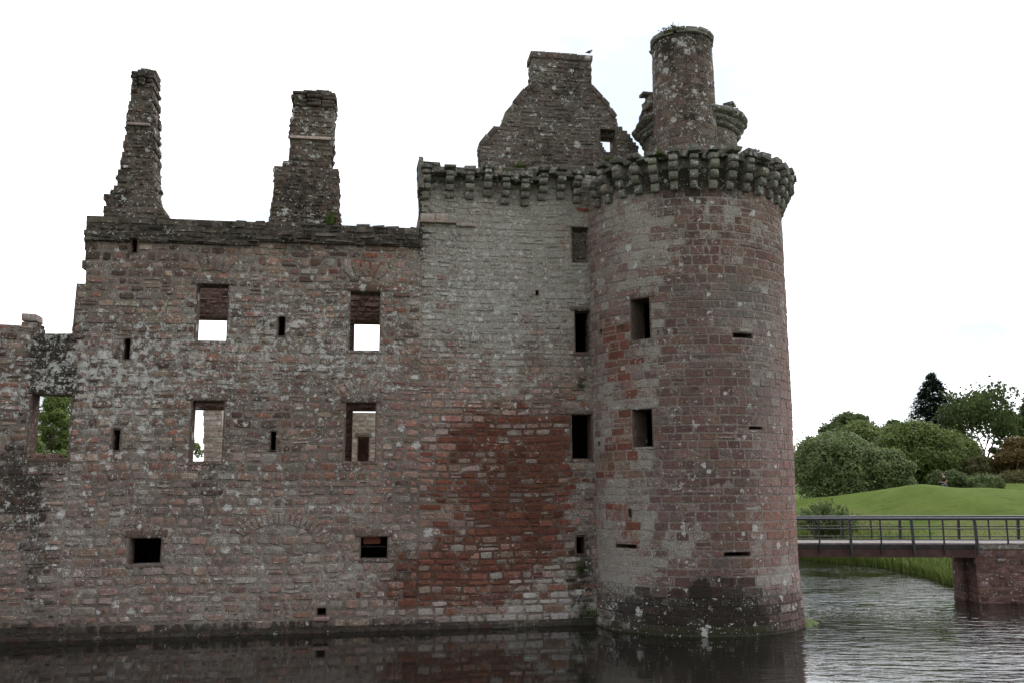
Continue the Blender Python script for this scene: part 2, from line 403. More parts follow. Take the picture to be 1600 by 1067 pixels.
# --- where each kind of staining and painted shade sits on the flat walls and the tower
RED = [(712, 655), (760, 640), (905, 640), (905, 720), (888, 800), (893, 870), (845, 945), (790, 938), (725, 950), (615, 958), (608, 900), (660, 862), (700, 830), (705, 760), (680, 700)]
def zone_wall(x, y, X, Z, mort):
    n = len(x); nz = vnoise(x/38., y/38., 3); nz2 = vnoise(x/90., y/90., 8); jx = x+22*(vnoise(x/25., y/25., 5)-.5)*2; jy = y+16*(vnoise(x/30., y/14., 6)-.5)*2
    T = pick(n, [(.185, .125, .100), (.165, .100, .080), (.22, .165, .135), (.21, .105, .078), (.105, .072, .060), (.19, .165, .14)], [5, 4, 3, 1.3, 4, 2], .28)
    # redder small stones towards the middle
    rd = np.clip(blob(x, y, 700, 660, 120, 110)+blob(x, y, 640, 780, 80, 90)*.6, 0, 1)
    T = pmix(T, pick(n, [(.27, .13, .105), (.24, .15, .13), (.25, .18, .16)], [3, 3, 2]), rd*.8)
    # lower range: pinkish and pale
    lo = np.clip((y-720)/120, 0, 1)*np.clip((760-x)/100, 0, 1)
    T = pmix(T, pick(n, [(.225, .160, .138), (.21, .135, .112), (.21, .175, .155), (.16, .11, .095)], [3, 2, 2, 1]), lo*.7)
    # upper tall block: grey
    tb = np.clip((x-650)/20, 0, 1)
    up = tb*np.clip((600-y)/120, 0, 1)
    T = pmix(T, pick(n, [(.20, .165, .145), (.235, .215, .19), (.18, .12, .105), (.25, .25, .22)], [3, 3, 2, 2]), up*.85)
    fr = np.zeros(n)
    for q in range(8): fr += inpoly(jx+R_.normal(0, 32, n), jy+R_.normal(0, 13, n), RED)/8.
    red = (fr > .25+.50*R_.rand(n)) & (vnoise(x/70., y/9., 51) < .80)
    RT = pick(n, [(.150, .060, .041), (.118, .048, .034), (.175, .074, .051), (.21, .165, .145)], [6, 3.5, 2.2, 1.1], .15)
    T[red] = RT[red]*(1-.38*blob(x, y, 800, 770, 85, 120))[red][:, None]
    # pale stones under the red patch and orange red dressings
    pale = np.clip(blob(x, y, 800, 940, 150, 32)*1.2+blob(x, y, 880, 905, 45, 50), 0, 1)*(R_.rand(n) < .75)
    T = pmix(T, pick(n, [(.36, .34, .33), (.30, .29, .26)], [1, 1]), pale*.85*(~red*.9+.1))
    orr = inpoly(x, y, [(872, 352), (893, 352), (893, 410), (870, 410)]) | inpoly(x, y, [(556, 395), (606, 395), (606, 416), (556, 416)]) | inpoly(x, y, [(905, 320), (915, 320), (915, 345), (905, 345)])
    OT = pick(n, [(.24, .08, .055), (.20, .075, .055)], [1, 1]); T[orr] = OT[orr]
    if mort: T = pmix(np.tile(np.array([[.165, .138, .120]]), (n, 1))*(.7+.5*nz[:, None]), np.tile(np.array([[.085, .046, .036]]), (n, 1)), np.clip(fr*1.5-.2, 0, 1))
    crust = .33+.42*(nz-.5)+.60*blob(x, y, 790, 440, 70, 150)*tb+.24*up+.18*blob(x, y, 890, 400, 40, 110)+.16*blob(x, y, 330, 850, 260, 80)
    crust += .25*blob(x, y, 900, 780, 26, 160)-.10*red+.25*pale+.15*blob(x, y, 430, 560, 160, 70)
    grime_shade = .15+.45*(nz2-.35)+.9*np.clip((375-y)/25, 0, 1)*(x < 662)+.5*np.clip((430-y)/70, 0, 1)*(x < 662)+.95*np.clip((y-(972-np.clip((x-150)/800, 0, 1)*12))/14, 0, 1)
    grime_shade += .85*blob(x, y, 90, 560, 60, 75)*(x < 118)+.55*blob(x, y, 30, 750, 60, 80)+.4*blob(x, y, 340, 760, 50, 80)+.35*blob(x, y, 700, 360, 40, 100)+.6*blob(x, y, 905, 900, 20, 70)+.45*np.clip((300-y)/40, 0, 1)*(x > 650)
    grime_shade += .4*blob(x, y, 655, 370, 12, 60)+.3*blob(x, y, 60, 900, 30, 90)
    strk = vnoise(x/9., y/150., 61); crust += .55*(strk-.45)*tb*np.clip((640-y)/150, 0, 1); grime_shade += .4*np.clip(vnoise(x/11., y/170., 62)-.5, 0, 1)
    spots = .14+.75*blob(x, y, 130, 600, 200, 110)+.6*blob(x, y, 440, 520, 230, 95)+.35*blob(x, y, 60, 860, 130, 120)+.35*blob(x, y, 350, 760, 120, 70)+.5*blob(x, y, 760, 430, 120, 200)+.25*blob(x, y, 560, 620, 80, 120)
    spots -= .3*red; spots *= np.clip((962-y)/30, 0, 1)
    moss = .08+.6*np.clip((350-y)/20, 0, 1)*(x < 662)+.38*np.clip((y-955)/20, 0, 1)*(.3+nz)+.55*blob(x, y, 905, 930, 24, 40)+.45*blob(x, y, 910, 600, 18, 40)+.40*np.clip((320-y)/50, 0, 1)*(x > 650)+.3*blob(x, y, 360, 900, 120, 60)*nz
    return T, np.stack([crust, grime_shade, spots, moss], 1)
def zone_tower(x, y, X, Z, mort):
    n = len(x); nz = vnoise(x/34., y/40., 13); nz2 = vnoise(x/80., y/80., 18); jx = x+14*(vnoise(x/18., y/18., 15)-.5)*2; jy = y+14*(vnoise(x/18., y/14., 16)-.5)*2
    T = pick(n, [(.128, .078, .066), (.105, .067, .059), (.142, .094, .080), (.115, .084, .075)], [5, 4, 3, 2], .12)
    le = np.clip((1045-x)/50, 0, 1)
    T = pmix(T, pick(n, [(.23, .165, .145), (.26, .225, .20), (.20, .13, .115)], [3, 2, 2]), le*.55)
    ri = np.clip((x-1170)/35, 0, 1)
    T = pmix(T, pick(n, [(.225, .150, .138), (.21, .135, .122), (.235, .170, .155)], [3, 3, 2], .06), ri*np.clip((y-420)/120, 0, 1)*.9)
    T = pmix(T, pick(n, [(.21, .105, .08)], [1], .1), blob(x, y, 1215, 820, 40, 60)*.7)
    T = pmix(T, pick(n, [(.15, .15, .135), (.13, .12, .11)], [1, 1]), .7*blob(x, y, 1150, 470, 60, 40)+.6*blob(x, y, 1190, 570, 30, 90))
    red = inpoly(jx, jy, [(938, 510), (972, 505), (976, 575), (990, 600), (968, 600), (940, 548)]) | inpoly(jx, jy, [(945, 545), (990, 560), (985, 610), (962, 605)]) | inpoly(jx, jy, [(962, 645), (992, 640), (994, 760), (948, 745), (945, 700), (958, 690)]) | inpoly(jx, jy, [(955, 780), (982, 790), (1002, 830), (1000, 868), (960, 866), (965, 820)])
    RT = pick(n, [(.165, .070, .050), (.14, .064, .048), (.16, .10, .082)], [3, 2, 2.5]); T[red] = RT[red]
    if mort: T = np.tile(np.array([[.185, .155, .138]]), (n, 1))*(.75+.4*nz[:, None]); T[red] = np.array([.22, .16, .135])
    base = np.clip((y-(893+34*(nz-.5)))/45, 0, 1)
    if mort: T = pmix(T, np.tile(np.array([[.09, .08, .07]]), (n, 1)), base*.8)
    crust = .14+.35*(nz-.5)+.36*blob(x, y, 1010, 400, 60, 130)+.30*le*np.clip((y-560)/150, 0, 1)*(1-base)+.30*blob(x, y, 1020, 610, 28, 90)+.32*blob(x, y, 1040, 860, 150, 45)+.22*le+.3*blob(x, y, 1120, 330, 120, 60)+.4*blob(x, y, 1230, 900, 40, 30)-.3*red+.25*blob(x, y, 1190, 680, 18, 260)
    crust += .22*base; T = T*(1-.45*base[:, None])
    grime_shade = .08+.3*(nz2-.4)+1.0*base*(.55+.8*nz2)*np.clip((1235-x)/60, .25, 1)*np.clip((x-935)/50, .3, 1)*np.clip(1.35-blob(x, y, 960, 985, 60, 30), 0, 1)+.85*np.clip((315-y)/20, 0, 1)  # last term darkens the wall behind the corbels, gap shade put into colour
    crust += .45*(vnoise(x/9., y/160., 63)-.45)*(1-base); grime_shade += .5*np.clip(vnoise(x/8., y/190., 64)-.55, 0, 1)
    spots = .0+.34*blob(x, y, 1070, 380, 110, 110)+.25*blob(x, y, 1110, 740, 110, 130)+.20*base+.3*np.clip((300-y)/20, 0, 1)
    moss = .05+.45*blob(x, y, 1050, 300, 12, 70)+.5*blob(x, y, 1015, 725, 14, 45)+.45*np.clip((300-y)/30, 0, 1)+.6*np.clip((y-965)/25, 0, 1)+.35*base*nz2+.3*blob(x, y, 1010, 600, 18, 50)
    return T, np.stack([crust, grime_shade, spots, moss], 1)
def zone_top(x, y, X, Z, mort):      # exposed stacks and gable
    n = len(x); nz = vnoise(x/20., y/20., 23); nz2 = vnoise(x/45., y/45., 28)
    T = pick(n, [(.155, .13, .112), (.135, .095, .085), (.19, .155, .135), (.12, .10, .09)], [4, 3, 2, 3])
    T = T*np.array([[.80, .83, .82]])
    K = np.stack([.20+.5*(nz-.4), .42+.5*(nz2-.4), .22+.5*(nz-.3), .2+.4*(nz2-.5)], 1)
    return T, K
def zone_stack(x, y, X, Z, mort):
    T, K = zone_top(x, y, X, Z, mort); T = T*np.array([[.98, .9, .87]])
    K[:, 2] += .12; K[:, 1] += .35*np.clip((110-y)/50, 0, 1); return T, K
def zone_chim(x, y, X, Z, mort):
    T, K = zone_top(x, y, X, Z, mort); T = T*np.array([[.88, .84, .80]]); K[:, 1] += .12; K[:, 1] += .5*np.clip((195-y)/50, 0, 1)*(x > 450); K[:, 1] -= .1; K[:, 2] += .15*np.clip((240-y)/40, 0, 1); return T, K
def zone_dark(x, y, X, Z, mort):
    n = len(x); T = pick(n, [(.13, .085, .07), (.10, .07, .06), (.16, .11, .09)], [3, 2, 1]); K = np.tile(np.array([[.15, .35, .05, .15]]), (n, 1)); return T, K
def zone_head(x, y, X, Z, mort):
    n = len(x); nz = vnoise(x/15., y/15., 33); T = pick(n, [(.12, .10, .085), (.09, .075, .065)], [1, 1]); K = np.stack([.15+.25*nz, .50+.35*nz, .1+.1*nz, .30+.25*nz], 1); return T, K
def zone_corb(x, y, X, Z, mort):
    n = len(x); T = pick(n, [(.155, .150, .130), (.12, .115, .10), (.19, .18, .155)], [2, 2, 1]); nz = R_.rand(n); K = np.stack([.30+.3*nz, .25+.25*nz, .30+.3*nz, .25+.3*nz], 1); return T, K
def zone_pale(x, y, X, Z, mort):
    n = len(x); T = pick(n, [(.30, .255, .225), (.25, .20, .18), (.34, .30, .27)], [3, 2, 1]); K = np.tile(np.array([[.4, .1, .1, .1]]), (n, 1)); return T, K
def zone_red(x, y, X, Z, mort):
    n = len(x); T = pick(n, [(.14, .08, .068), (.11, .07, .062), (.17, .11, .098)], [3, 2, 1]); K = np.tile(np.array([[.14, .36, .16, .12]]), (n, 1))+np.stack([.3*(vnoise(x/12., y/12., 71)-.5), .5*(vnoise(x/16., y/16., 72)-.5)+.5*np.clip(.55-Z, 0, .8)+0*x, 0*x, .5*np.clip(.5-Z, 0, .6)+0*x], 1); return T, K
def zone_par(x, y, X, Z, mort):
    T, K = zone_corb(x, y, X, Z, mort); K[:, 1] += .15; K[:, 3] += .12; return T*.8, K
def block_mesh(boxes, name, parent, zone, rings=1):
    """boxes: list of 8-point arrays -> one stone mesh, each softened a little"""
    V = []; Fs = []; T = []; K = []
    for P in boxes:
        P = np.array([tuple(p) for p in P]); b = len(V)*8
        c = P.mean(0); cx, cy = proj(c[:1], c[1:2], c[2:3]); t, k = zone(cx, cy, c[:1], c[2:3], False)
        V.append(P); T.append(np.repeat(t, 8, 0)); K.append(np.repeat(np.clip(k, 0, 1), 8, 0))
        Fs.append(np.array([(0, 3, 2, 1), (4, 5, 6, 7), (0, 1, 5, 4), (1, 2, 6, 5), (2, 3, 7, 6), (3, 0, 4, 7)])+b)
    V = np.concatenate(V); T = np.concatenate(T); K = np.concatenate(K); T = np.concatenate([T, np.ones((len(T), 1))], 1)
    o = mesh_obj(name, V, np.concatenate(Fs), STONE, parent, {'tint': T, 'mask': K})
    return o
def bevel(o, w=.02, seg=2):
    m = o.modifiers.new('bevel', 'BEVEL'); m.width = w; m.segments = seg; m.limit_method = 'ANGLE'; return o
def slab(mapf, u0, u1, v0, v1, w0, w1, jit=0):
    P = []
    for v in (v0, v1):
        for u, w in ((u0, w0), (u1, w0), (u1, w1), (u0, w1)):
            X, Y, Z = mapf(u, v, w, 0)
            P.append((float(X)+random.uniform(-jit, jit), float(Y)+random.uniform(-jit, jit), float(Z)+random.uniform(-jit, jit)))
    return P
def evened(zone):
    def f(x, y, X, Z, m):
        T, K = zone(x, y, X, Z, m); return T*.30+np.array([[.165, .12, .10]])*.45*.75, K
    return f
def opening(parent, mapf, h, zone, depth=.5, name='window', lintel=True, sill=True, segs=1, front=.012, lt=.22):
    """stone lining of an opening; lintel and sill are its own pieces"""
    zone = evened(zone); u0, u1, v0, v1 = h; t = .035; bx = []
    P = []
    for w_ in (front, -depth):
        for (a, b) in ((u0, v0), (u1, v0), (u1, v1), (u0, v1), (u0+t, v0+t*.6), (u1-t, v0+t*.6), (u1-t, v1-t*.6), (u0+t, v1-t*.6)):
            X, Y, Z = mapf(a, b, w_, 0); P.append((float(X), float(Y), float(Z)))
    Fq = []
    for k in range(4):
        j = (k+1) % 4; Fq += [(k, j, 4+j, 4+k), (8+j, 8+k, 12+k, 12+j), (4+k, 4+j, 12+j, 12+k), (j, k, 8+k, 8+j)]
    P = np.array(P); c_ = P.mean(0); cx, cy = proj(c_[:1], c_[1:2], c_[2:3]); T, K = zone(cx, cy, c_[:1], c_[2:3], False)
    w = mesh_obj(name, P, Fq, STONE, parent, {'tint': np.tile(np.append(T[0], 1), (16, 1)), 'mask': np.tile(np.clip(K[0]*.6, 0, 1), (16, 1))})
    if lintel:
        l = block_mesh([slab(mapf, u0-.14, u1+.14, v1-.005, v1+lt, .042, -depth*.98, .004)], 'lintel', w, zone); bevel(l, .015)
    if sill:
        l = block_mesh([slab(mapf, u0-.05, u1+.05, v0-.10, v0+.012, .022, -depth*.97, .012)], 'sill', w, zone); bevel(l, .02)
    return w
def plain_box(mapf, boxes, name, parent, zone):
    ms = Masonry()
    for (u0, u1, v0, v1, w0, w1) in boxes:
        n = max(2, int((u1-u0)/.6)+1); nv = max(2, int((v1-v0)/.8)+1); vs = np.linspace(v0, v1, nv)
        ms.strip(np.linspace(u0, u1, n), v0, v1, mapf, zone, w0, w1)
    return ms.build(name, parent)

# ================================================================== CURTAIN WALL (low, far left)
U_l = W(-330, 1000)[0]; uj = W(101, 800)[0]
cw = thing('curtain_wall', 'low broken end of the castle wall at the far left, dark mossy top and one see-through window opening', 'castle wall', wpt(uj-3, 0, 0))
pl = [(U_l, -1.2), (uj, -1.2), (uj, W(100, 540)[1])]+Wp([(112, 526), (60, 524), (57, 503), (36, 503), (30, 508), (0, 512), (-60, 500), (-130, 520), (-220, 560), (-330, 560)])
hl = [Wr(44, 614, 101.5, 716)]
hl[0] = (hl[0][0], uj, hl[0][2], hl[0][3])
ms = Masonry()
panel(ms, pl, hl, WM, zone_wall, rows_for(-1.2, max(p[1] for p in pl), .17, .33), wr=(.34, .7), thick=.7, proud=(.005, .04), sides=True, split=.12, wob=.025, gap=.011, soft=.055, cornerj=.02, rough=.010)
ms.build('wall_face', cw)
w = opening(cw, WM, (hl[0][0], hl[0][1], hl[0][2], hl[0][3]), zone_wall, .7, lintel=True, sill=True)
cs = block_mesh([slab(WM, *[q for q in (Wr(33, 490, 58, 503))], .05, -.55, .02)], 'coping_stone', cw, zone_pale); bevel(cs, .05)
# jamb rubble on the sill (dark red)
rb = [slab(WM, hl[0][0]+.05+i*.22, hl[0][0]+.25+i*.22, hl[0][2], hl[0][2]+random.uniform(.08, .22), -.15, -.6, .02) for i in range(4)]
bevel(block_mesh(rb, 'loose_stones', cw, zone_red), .03)

# ================================================================== RUINED RANGE
ur = W(656, 600)[0]
rg = thing('ruined_range', 'long roofless sandstone range with rows of empty square windows and two chimney stacks', 'castle range', wpt((uj+ur)/2, 0, 0))
top = W(400, 352)[1]
pr = [(uj, -1.2), (ur, -1.2), (ur, W(656, 361)[1])]+Wp([(560, 359), (440, 355), (300, 352), (160, 347), (136, 347), (140, 368), (131, 374), (134, 398), (126, 406), (130, 420), (138, 430), (136, 437), (120, 440), (112, 524)])+[(uj, W(100, 540)[1])]
big = {'a': (305, 444, 357, 533), 'b': (545, 455, 595, 548), 'c': (297, 625, 350, 721), 'd': (538, 628, 588, 721)}
low = {'e': (201, 839, 253, 882), 'f': (562, 837, 607, 873)}
slits = {'g': (192, 528, 205, 562), 'h': (433, 494, 447, 526), 'i': (175, 670, 189, 704), 'j': (421, 672, 433, 704), 'k': (204, 374, 216, 396), 'l': (54, 952, 66, 968), 'm': (494, 948, 511, 962)}
H = {k: Wr(*v) for k, v in {**big, **low, **slits}.items()}
holes_r = [H[k] for k in H if k != 'l']
def rr(v):
    return random.uniform(.21, .33)
ms = Masonry()
panel(ms, pr, holes_r, WM, zone_wall, rows_for(-1.2, max(p[1] for p in pr), rr, None), wr=(.28, .60), thick=.55, proud=(.005, .036), sides=True, split=.10, wob=.025, gap=.011, soft=.045, cornerj=.018, rough=.008)
ms.build('front_wall', rg)
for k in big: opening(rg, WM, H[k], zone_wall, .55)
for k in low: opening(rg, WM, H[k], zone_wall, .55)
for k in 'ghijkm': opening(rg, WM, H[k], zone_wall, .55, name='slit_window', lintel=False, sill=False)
# unseen boxes and floor added to keep slits and low windows dark + rear wall with openings
def dark_box(h, d0, d1, parent, name='dark_box'):
    u0, u1, v0, v1 = h; g = .12; t = .08
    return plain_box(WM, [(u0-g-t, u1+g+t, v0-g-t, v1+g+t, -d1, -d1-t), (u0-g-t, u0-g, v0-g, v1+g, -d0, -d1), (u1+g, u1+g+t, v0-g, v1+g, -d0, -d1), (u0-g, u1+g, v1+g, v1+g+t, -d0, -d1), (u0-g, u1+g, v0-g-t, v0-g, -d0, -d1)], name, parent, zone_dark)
for k in 'ghijk': dark_box(H[k], .56, 1.9, rg, 'slit_dark_box')  # unseen boxes added so the slits read dark
RW = 6.0; RM = WM
rear_holes = [Wr(290, 496, 362, 545, -RW), Wr(553, 503, 606, 560, -RW), Wr(284, 638, 364, 730, -RW), Wr(550, 640, 612, 735, -RW)]
prr = [(uj+.1, -.5), (ur-.1, -.5), (ur-.1, 12.4), (uj+9, 12.3), (uj+.8, 12.2), (uj+.1, 11.0)]
ms = Masonry()
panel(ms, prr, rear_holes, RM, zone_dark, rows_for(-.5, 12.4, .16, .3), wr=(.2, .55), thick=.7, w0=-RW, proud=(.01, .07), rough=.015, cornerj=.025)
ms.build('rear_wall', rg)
plain_box(WM, [(uj+.02, uj+.7, -.8, 4.6, -.56, -RW), (ur-.7, ur-.02, -.8, 11.5, -.56, -RW), (uj+.7, ur-.7, 4.3, 4.6, -.56, -RW), (uj+.7, ur-.7, -.9, -.6, -.56, -RW)], 'light_block_floor', rg, zone_dark)  # unseen floors and end walls added to block light behind the low windows
# things glimpsed in the low window: beam and a reddish return wall
h = H['f']
plain_box(WM, [(h[0]+.1, h[1]-.25, h[2]+(h[3]-h[2])*.62, h[3]+.02, -.60, -.72)], 'inner_stonework', rg, lambda x, y, X, Z, m: (pick(len(x), [(.36, .13, .10)], [1]), np.tile([[.1, .1, 0, 0]], (len(x), 1))))
mb = MB(); mb.tube([wpt(h[0]+.03, h[2]+(h[3]-h[2])*.52, -.45), wpt(h[1]-.05, h[2]+(h[3]-h[2])*.50, -.45)], .03, 6); mb.build('cross_bar', TIMBER, rg)
# dark projecting wall head
ms = Masonry()
ph = Wp([(133, 377), (656, 386), (656, 357), (560, 356), (440, 351), (300, 349), (160, 344), (134, 343)], .0)
rws = [W(400, 385)[1], W(400, 378)[1], W(400, 370)[1], W(400, 361)[1], W(400, 352)[1]+.07]
panel(ms, ph, [H['k']], WM, zone_head, rws, wr=(.4, .9), thick=.5, w0=.10, proud=(.0, .07), rough=.02, cornerj=.03, ragged=.06)
ms.build('wall_head', rg)
bx = []
for i in range(46):
    u = random.uniform(uj+1.0, ur-.2); v = W(400, 352)[1]-.03; s_ = random.uniform(.1, .3)
    bx.append(slab(WM, u, u+s_*1.6, v, v+random.choice([.06, .08, .1, .16]), .06-random.random()*.1, -.4, .03))
for (x0, x1, y0) in ((365, 383, 347), (557, 577, 352), (486, 510, 350)):
    a = W(x0, 356); b = W(x1, y0); bevel(block_mesh([slab(WM, a[0], b[0], a[1], b[1], .05, -.35, .03)], 'loose_capstone', rg, zone_head), .03)
bevel(block_mesh(bx, 'capping_stones', rg, zone_head), .03)
# relieving arches
def arch_zone(x, y, X, Z, m):
    T, K = zone_wall(x, y, X, Z, m); K[:, 0] += .1; return T*.5+np.array([[.15, .115, .098]])*.5, K
def arch(cx, cy, rx, ry, t0, t1, n, th, name='relieving_arch'):
    bx = []
    for i in range(n):
        a = math.radians(t0+(t1-t0)*(i+.08)/n); b = math.radians(t0+(t1-t0)*(i+.92)/n)
        pts = [(cx+rx*math.cos(a), cy-ry*math.sin(a)), (cx+rx*math.cos(b), cy-ry*math.sin(b)), (cx+(rx+th)*math.cos(b), cy-(ry+th)*math.sin(b)), (cx+(rx+th)*math.cos(a), cy-(ry+th)*math.sin(a))]
        q = Wp(pts); P = []
        for w in (-.05, .034+random.uniform(-.01, .01)):
            for u, v in q: P.append(tuple(wpt(u, v, w)))
        bx.append(P)
    return bevel(block_mesh(bx, name, rg, arch_zone), .02)
arch(438, 880, 78, 62, 22, 138, 20, 17)
arch(331, 452, 34, 30, 50, 130, 5, 26); arch(571, 462, 34, 30, 50, 130, 5, 24); arch(563, 642, 30, 28, 45, 135, 6, 24); arch(228, 858, 34, 24, 35, 110, 6, 16)
# spouts
def spout(h):
    a, b, c, d = h
    return bevel(block_mesh([slab(WM, a-.08, b+.1, c-.14, c-.01, .16, -.1, .012)], 'drain_lip', rg, zone_wall), .03)
spout(H['m'])
lh = Wr(54, 952, 66, 968)
bevel(block_mesh([slab(WM, lh[0]-.05, lh[1]+.05, lh[3]-.02, lh[3]+.18, .06, -.2, .01)], 'drain_lip', cw, zone_wall), .02)
# ---- chimneys of the range
def stack(parent, pts_l, pts_r, off, thick, zone, rw=(.14, .24), ragged=.05, wr=(.2, .5), name='chimney_stack', proud=(.0, .05), sides=True):
    pts = Wp(pts_l, off)+Wp(pts_r[::-1], off)
    m = Masonry(); vs = [p[1] for p in pts]
    panel(m, pts, [], WM, zone, rows_for(min(vs), max(vs), *rw), wr=wr, thick=thick, w0=off, ragged=ragged, sides=sides, proud=proud, rough=.015, cornerj=.02)
    return m.build(name, parent)
c1 = stack(rg, [(158, 352), (160, 330), (166, 322), (163, 306), (178, 296), (186, 270), (193, 236), (197, 205), (199, 178), (204, 150), (203, 134)],
           [(272, 352), (256, 332), (246, 322), (243, 296), (240, 250), (240, 200), (241, 170), (240, 150), (240, 134)], -.25, .95, zone_chim, wr=(.18, .42), ragged=.045)
c1['label'] = 'left chimney stack, narrow and badly eroded, flaring into rubble at its foot'
def faceted_cap(parent, cx, cy0, cy1, hw, off, depth, name, zone, peak=0):
    a = W(cx-hw, cy0, off); b = W(cx+hw, cy1, off); um = (a[0]+b[0])/2; r = (b[0]-a[0])/2; bx = []
    v = a[1]; n = 4; dv = (b[1]-a[1])/n
    for i in range(n):
        g = 1+(.06 if i == n-1 else .12 if i == n-2 else -.02*i)
        for k in range(3):
            bx.append(slab(WM, um-r*g+k*2*r*g/3+.01, um-r*g+(k+1)*2*r*g/3-.01, v+i*dv+.004, v+(i+1)*dv, off+.05*g+(.10 if k == 1 else 0)+i*.015, off-depth, .02))
    for k in range(5):
        u = um+random.uniform(-.7, .5)*r; bx.append(slab(WM, u, u+random.uniform(.15, .35), b[1], b[1]+random.uniform(.04, .10)+peak*(1-abs(u-um)/r), off-.1, off-depth+.1, .03))
    return bevel(block_mesh(bx, name, parent, zone), .03)
faceted_cap(c1, 223, 134, 114, 18, -.25, .95, 'chimney_cap', zone_head, .12)
c2 = stack(rg, [(412, 355), (421, 345), (426, 300), (429, 262), (440, 258), (450, 250), (452, 236), (453, 215), (455, 186), (458, 164)],
           [(529, 360), (529, 330), (528, 270), (518, 264), (519, 240), (521, 215), (522, 186), (525, 164)], -.25, 1.0, zone_chim, wr=(.2, .48), ragged=.035)
c2['label'] = 'middle chimney stack, stepped at its shoulders with a darker rounded top'
faceted_cap(c2, 491, 166, 147, 33, -.25, 1.0, 'chimney_cap', zone_head, .14)
bevel(block_mesh([slab(WM, W(453, 217, -.25)[0], W(517, 217, -.25)[0], W(480, 219, -.25)[1], W(480, 215, -.25)[1], -.14, -.5, .006)], 'string_course', c2, zone_pale), .01)
bevel(block_mesh([slab(WM, W(199, 197, -.25)[0], W(235, 197, -.25)[0], W(220, 198, -.25)[1], W(220, 194, -.25)[1], -.15, -.5, .006)], 'string_course', c1, zone_pale), .01)

# ================================================================== GATEHOUSE BLOCK
UE = W(940, 700)[0]+.6
gh = thing('gatehouse_block', 'tall pale-crusted wall block with a big dark red stain, left of the round tower', 'castle block', wpt(-2.5, 0, 0))
pg = [(ur, -1.2), (UE, -1.2), (UE, W(920, 268)[1])]+Wp([(900, 272), (850, 262), (800, 266), (752, 262), (700, 258), (655, 254), (652, 256), (655, 310)])+[(ur, W(656, 360)[1])]
gd = {'n': (892, 355, 922, 412), 'o': (897, 485, 928, 551), 'p': (892, 646, 926, 717), 'q': (899, 837, 915, 866), 'r': (835, 453, 843, 463)}
HG = {k: Wr(*v) for k, v in gd.items()}
ms = Masonry()
def gr_(v): return random.uniform(.17, .27)
panel(ms, pg, list(HG.values()), WM, zone_wall, rows_for(-1.2, max(p[1] for p in pg), gr_, None), wr=(.28, .62), thick=.6, proud=(.004, .034), sides=True, split=.10, wob=.022, gap=.010, soft=.035, cornerj=.016)
ms.build('front_wall', gh)
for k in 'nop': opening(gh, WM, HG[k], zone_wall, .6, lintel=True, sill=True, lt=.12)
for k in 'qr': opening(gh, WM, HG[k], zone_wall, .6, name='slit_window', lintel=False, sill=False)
h = HG['n']; ms = Masonry()
panel(ms, [(h[0]-.1, h[2]-.1), (h[1]+.1, h[2]-.1), (h[1]+.1, h[3]+.1), (h[0]-.1, h[3]+.1)], [], WM, zone_top, rows_for(h[2]-.1, h[3]+.1, .1, .2), wr=(.15, .4), thick=.2, w0=-.34, rough=.015)
ms.build('rubble_infill', gh)
wt = W(655, 262)[1]-1.0
plain_box(WM, [(ur, ur+.6, -1, wt, -.61, -6.5), (UE-.3, UE+.3, -1, wt, -.61, -6.5), (ur+.6, UE-.3, wt-.3, wt, -.61, -6.5), (ur+.6, UE-.3, -1, -.7, -.61, -6.5), (ur, UE+.3, -1, wt, -6.5, -7.1)], 'rear_walls', gh, zone_dark)
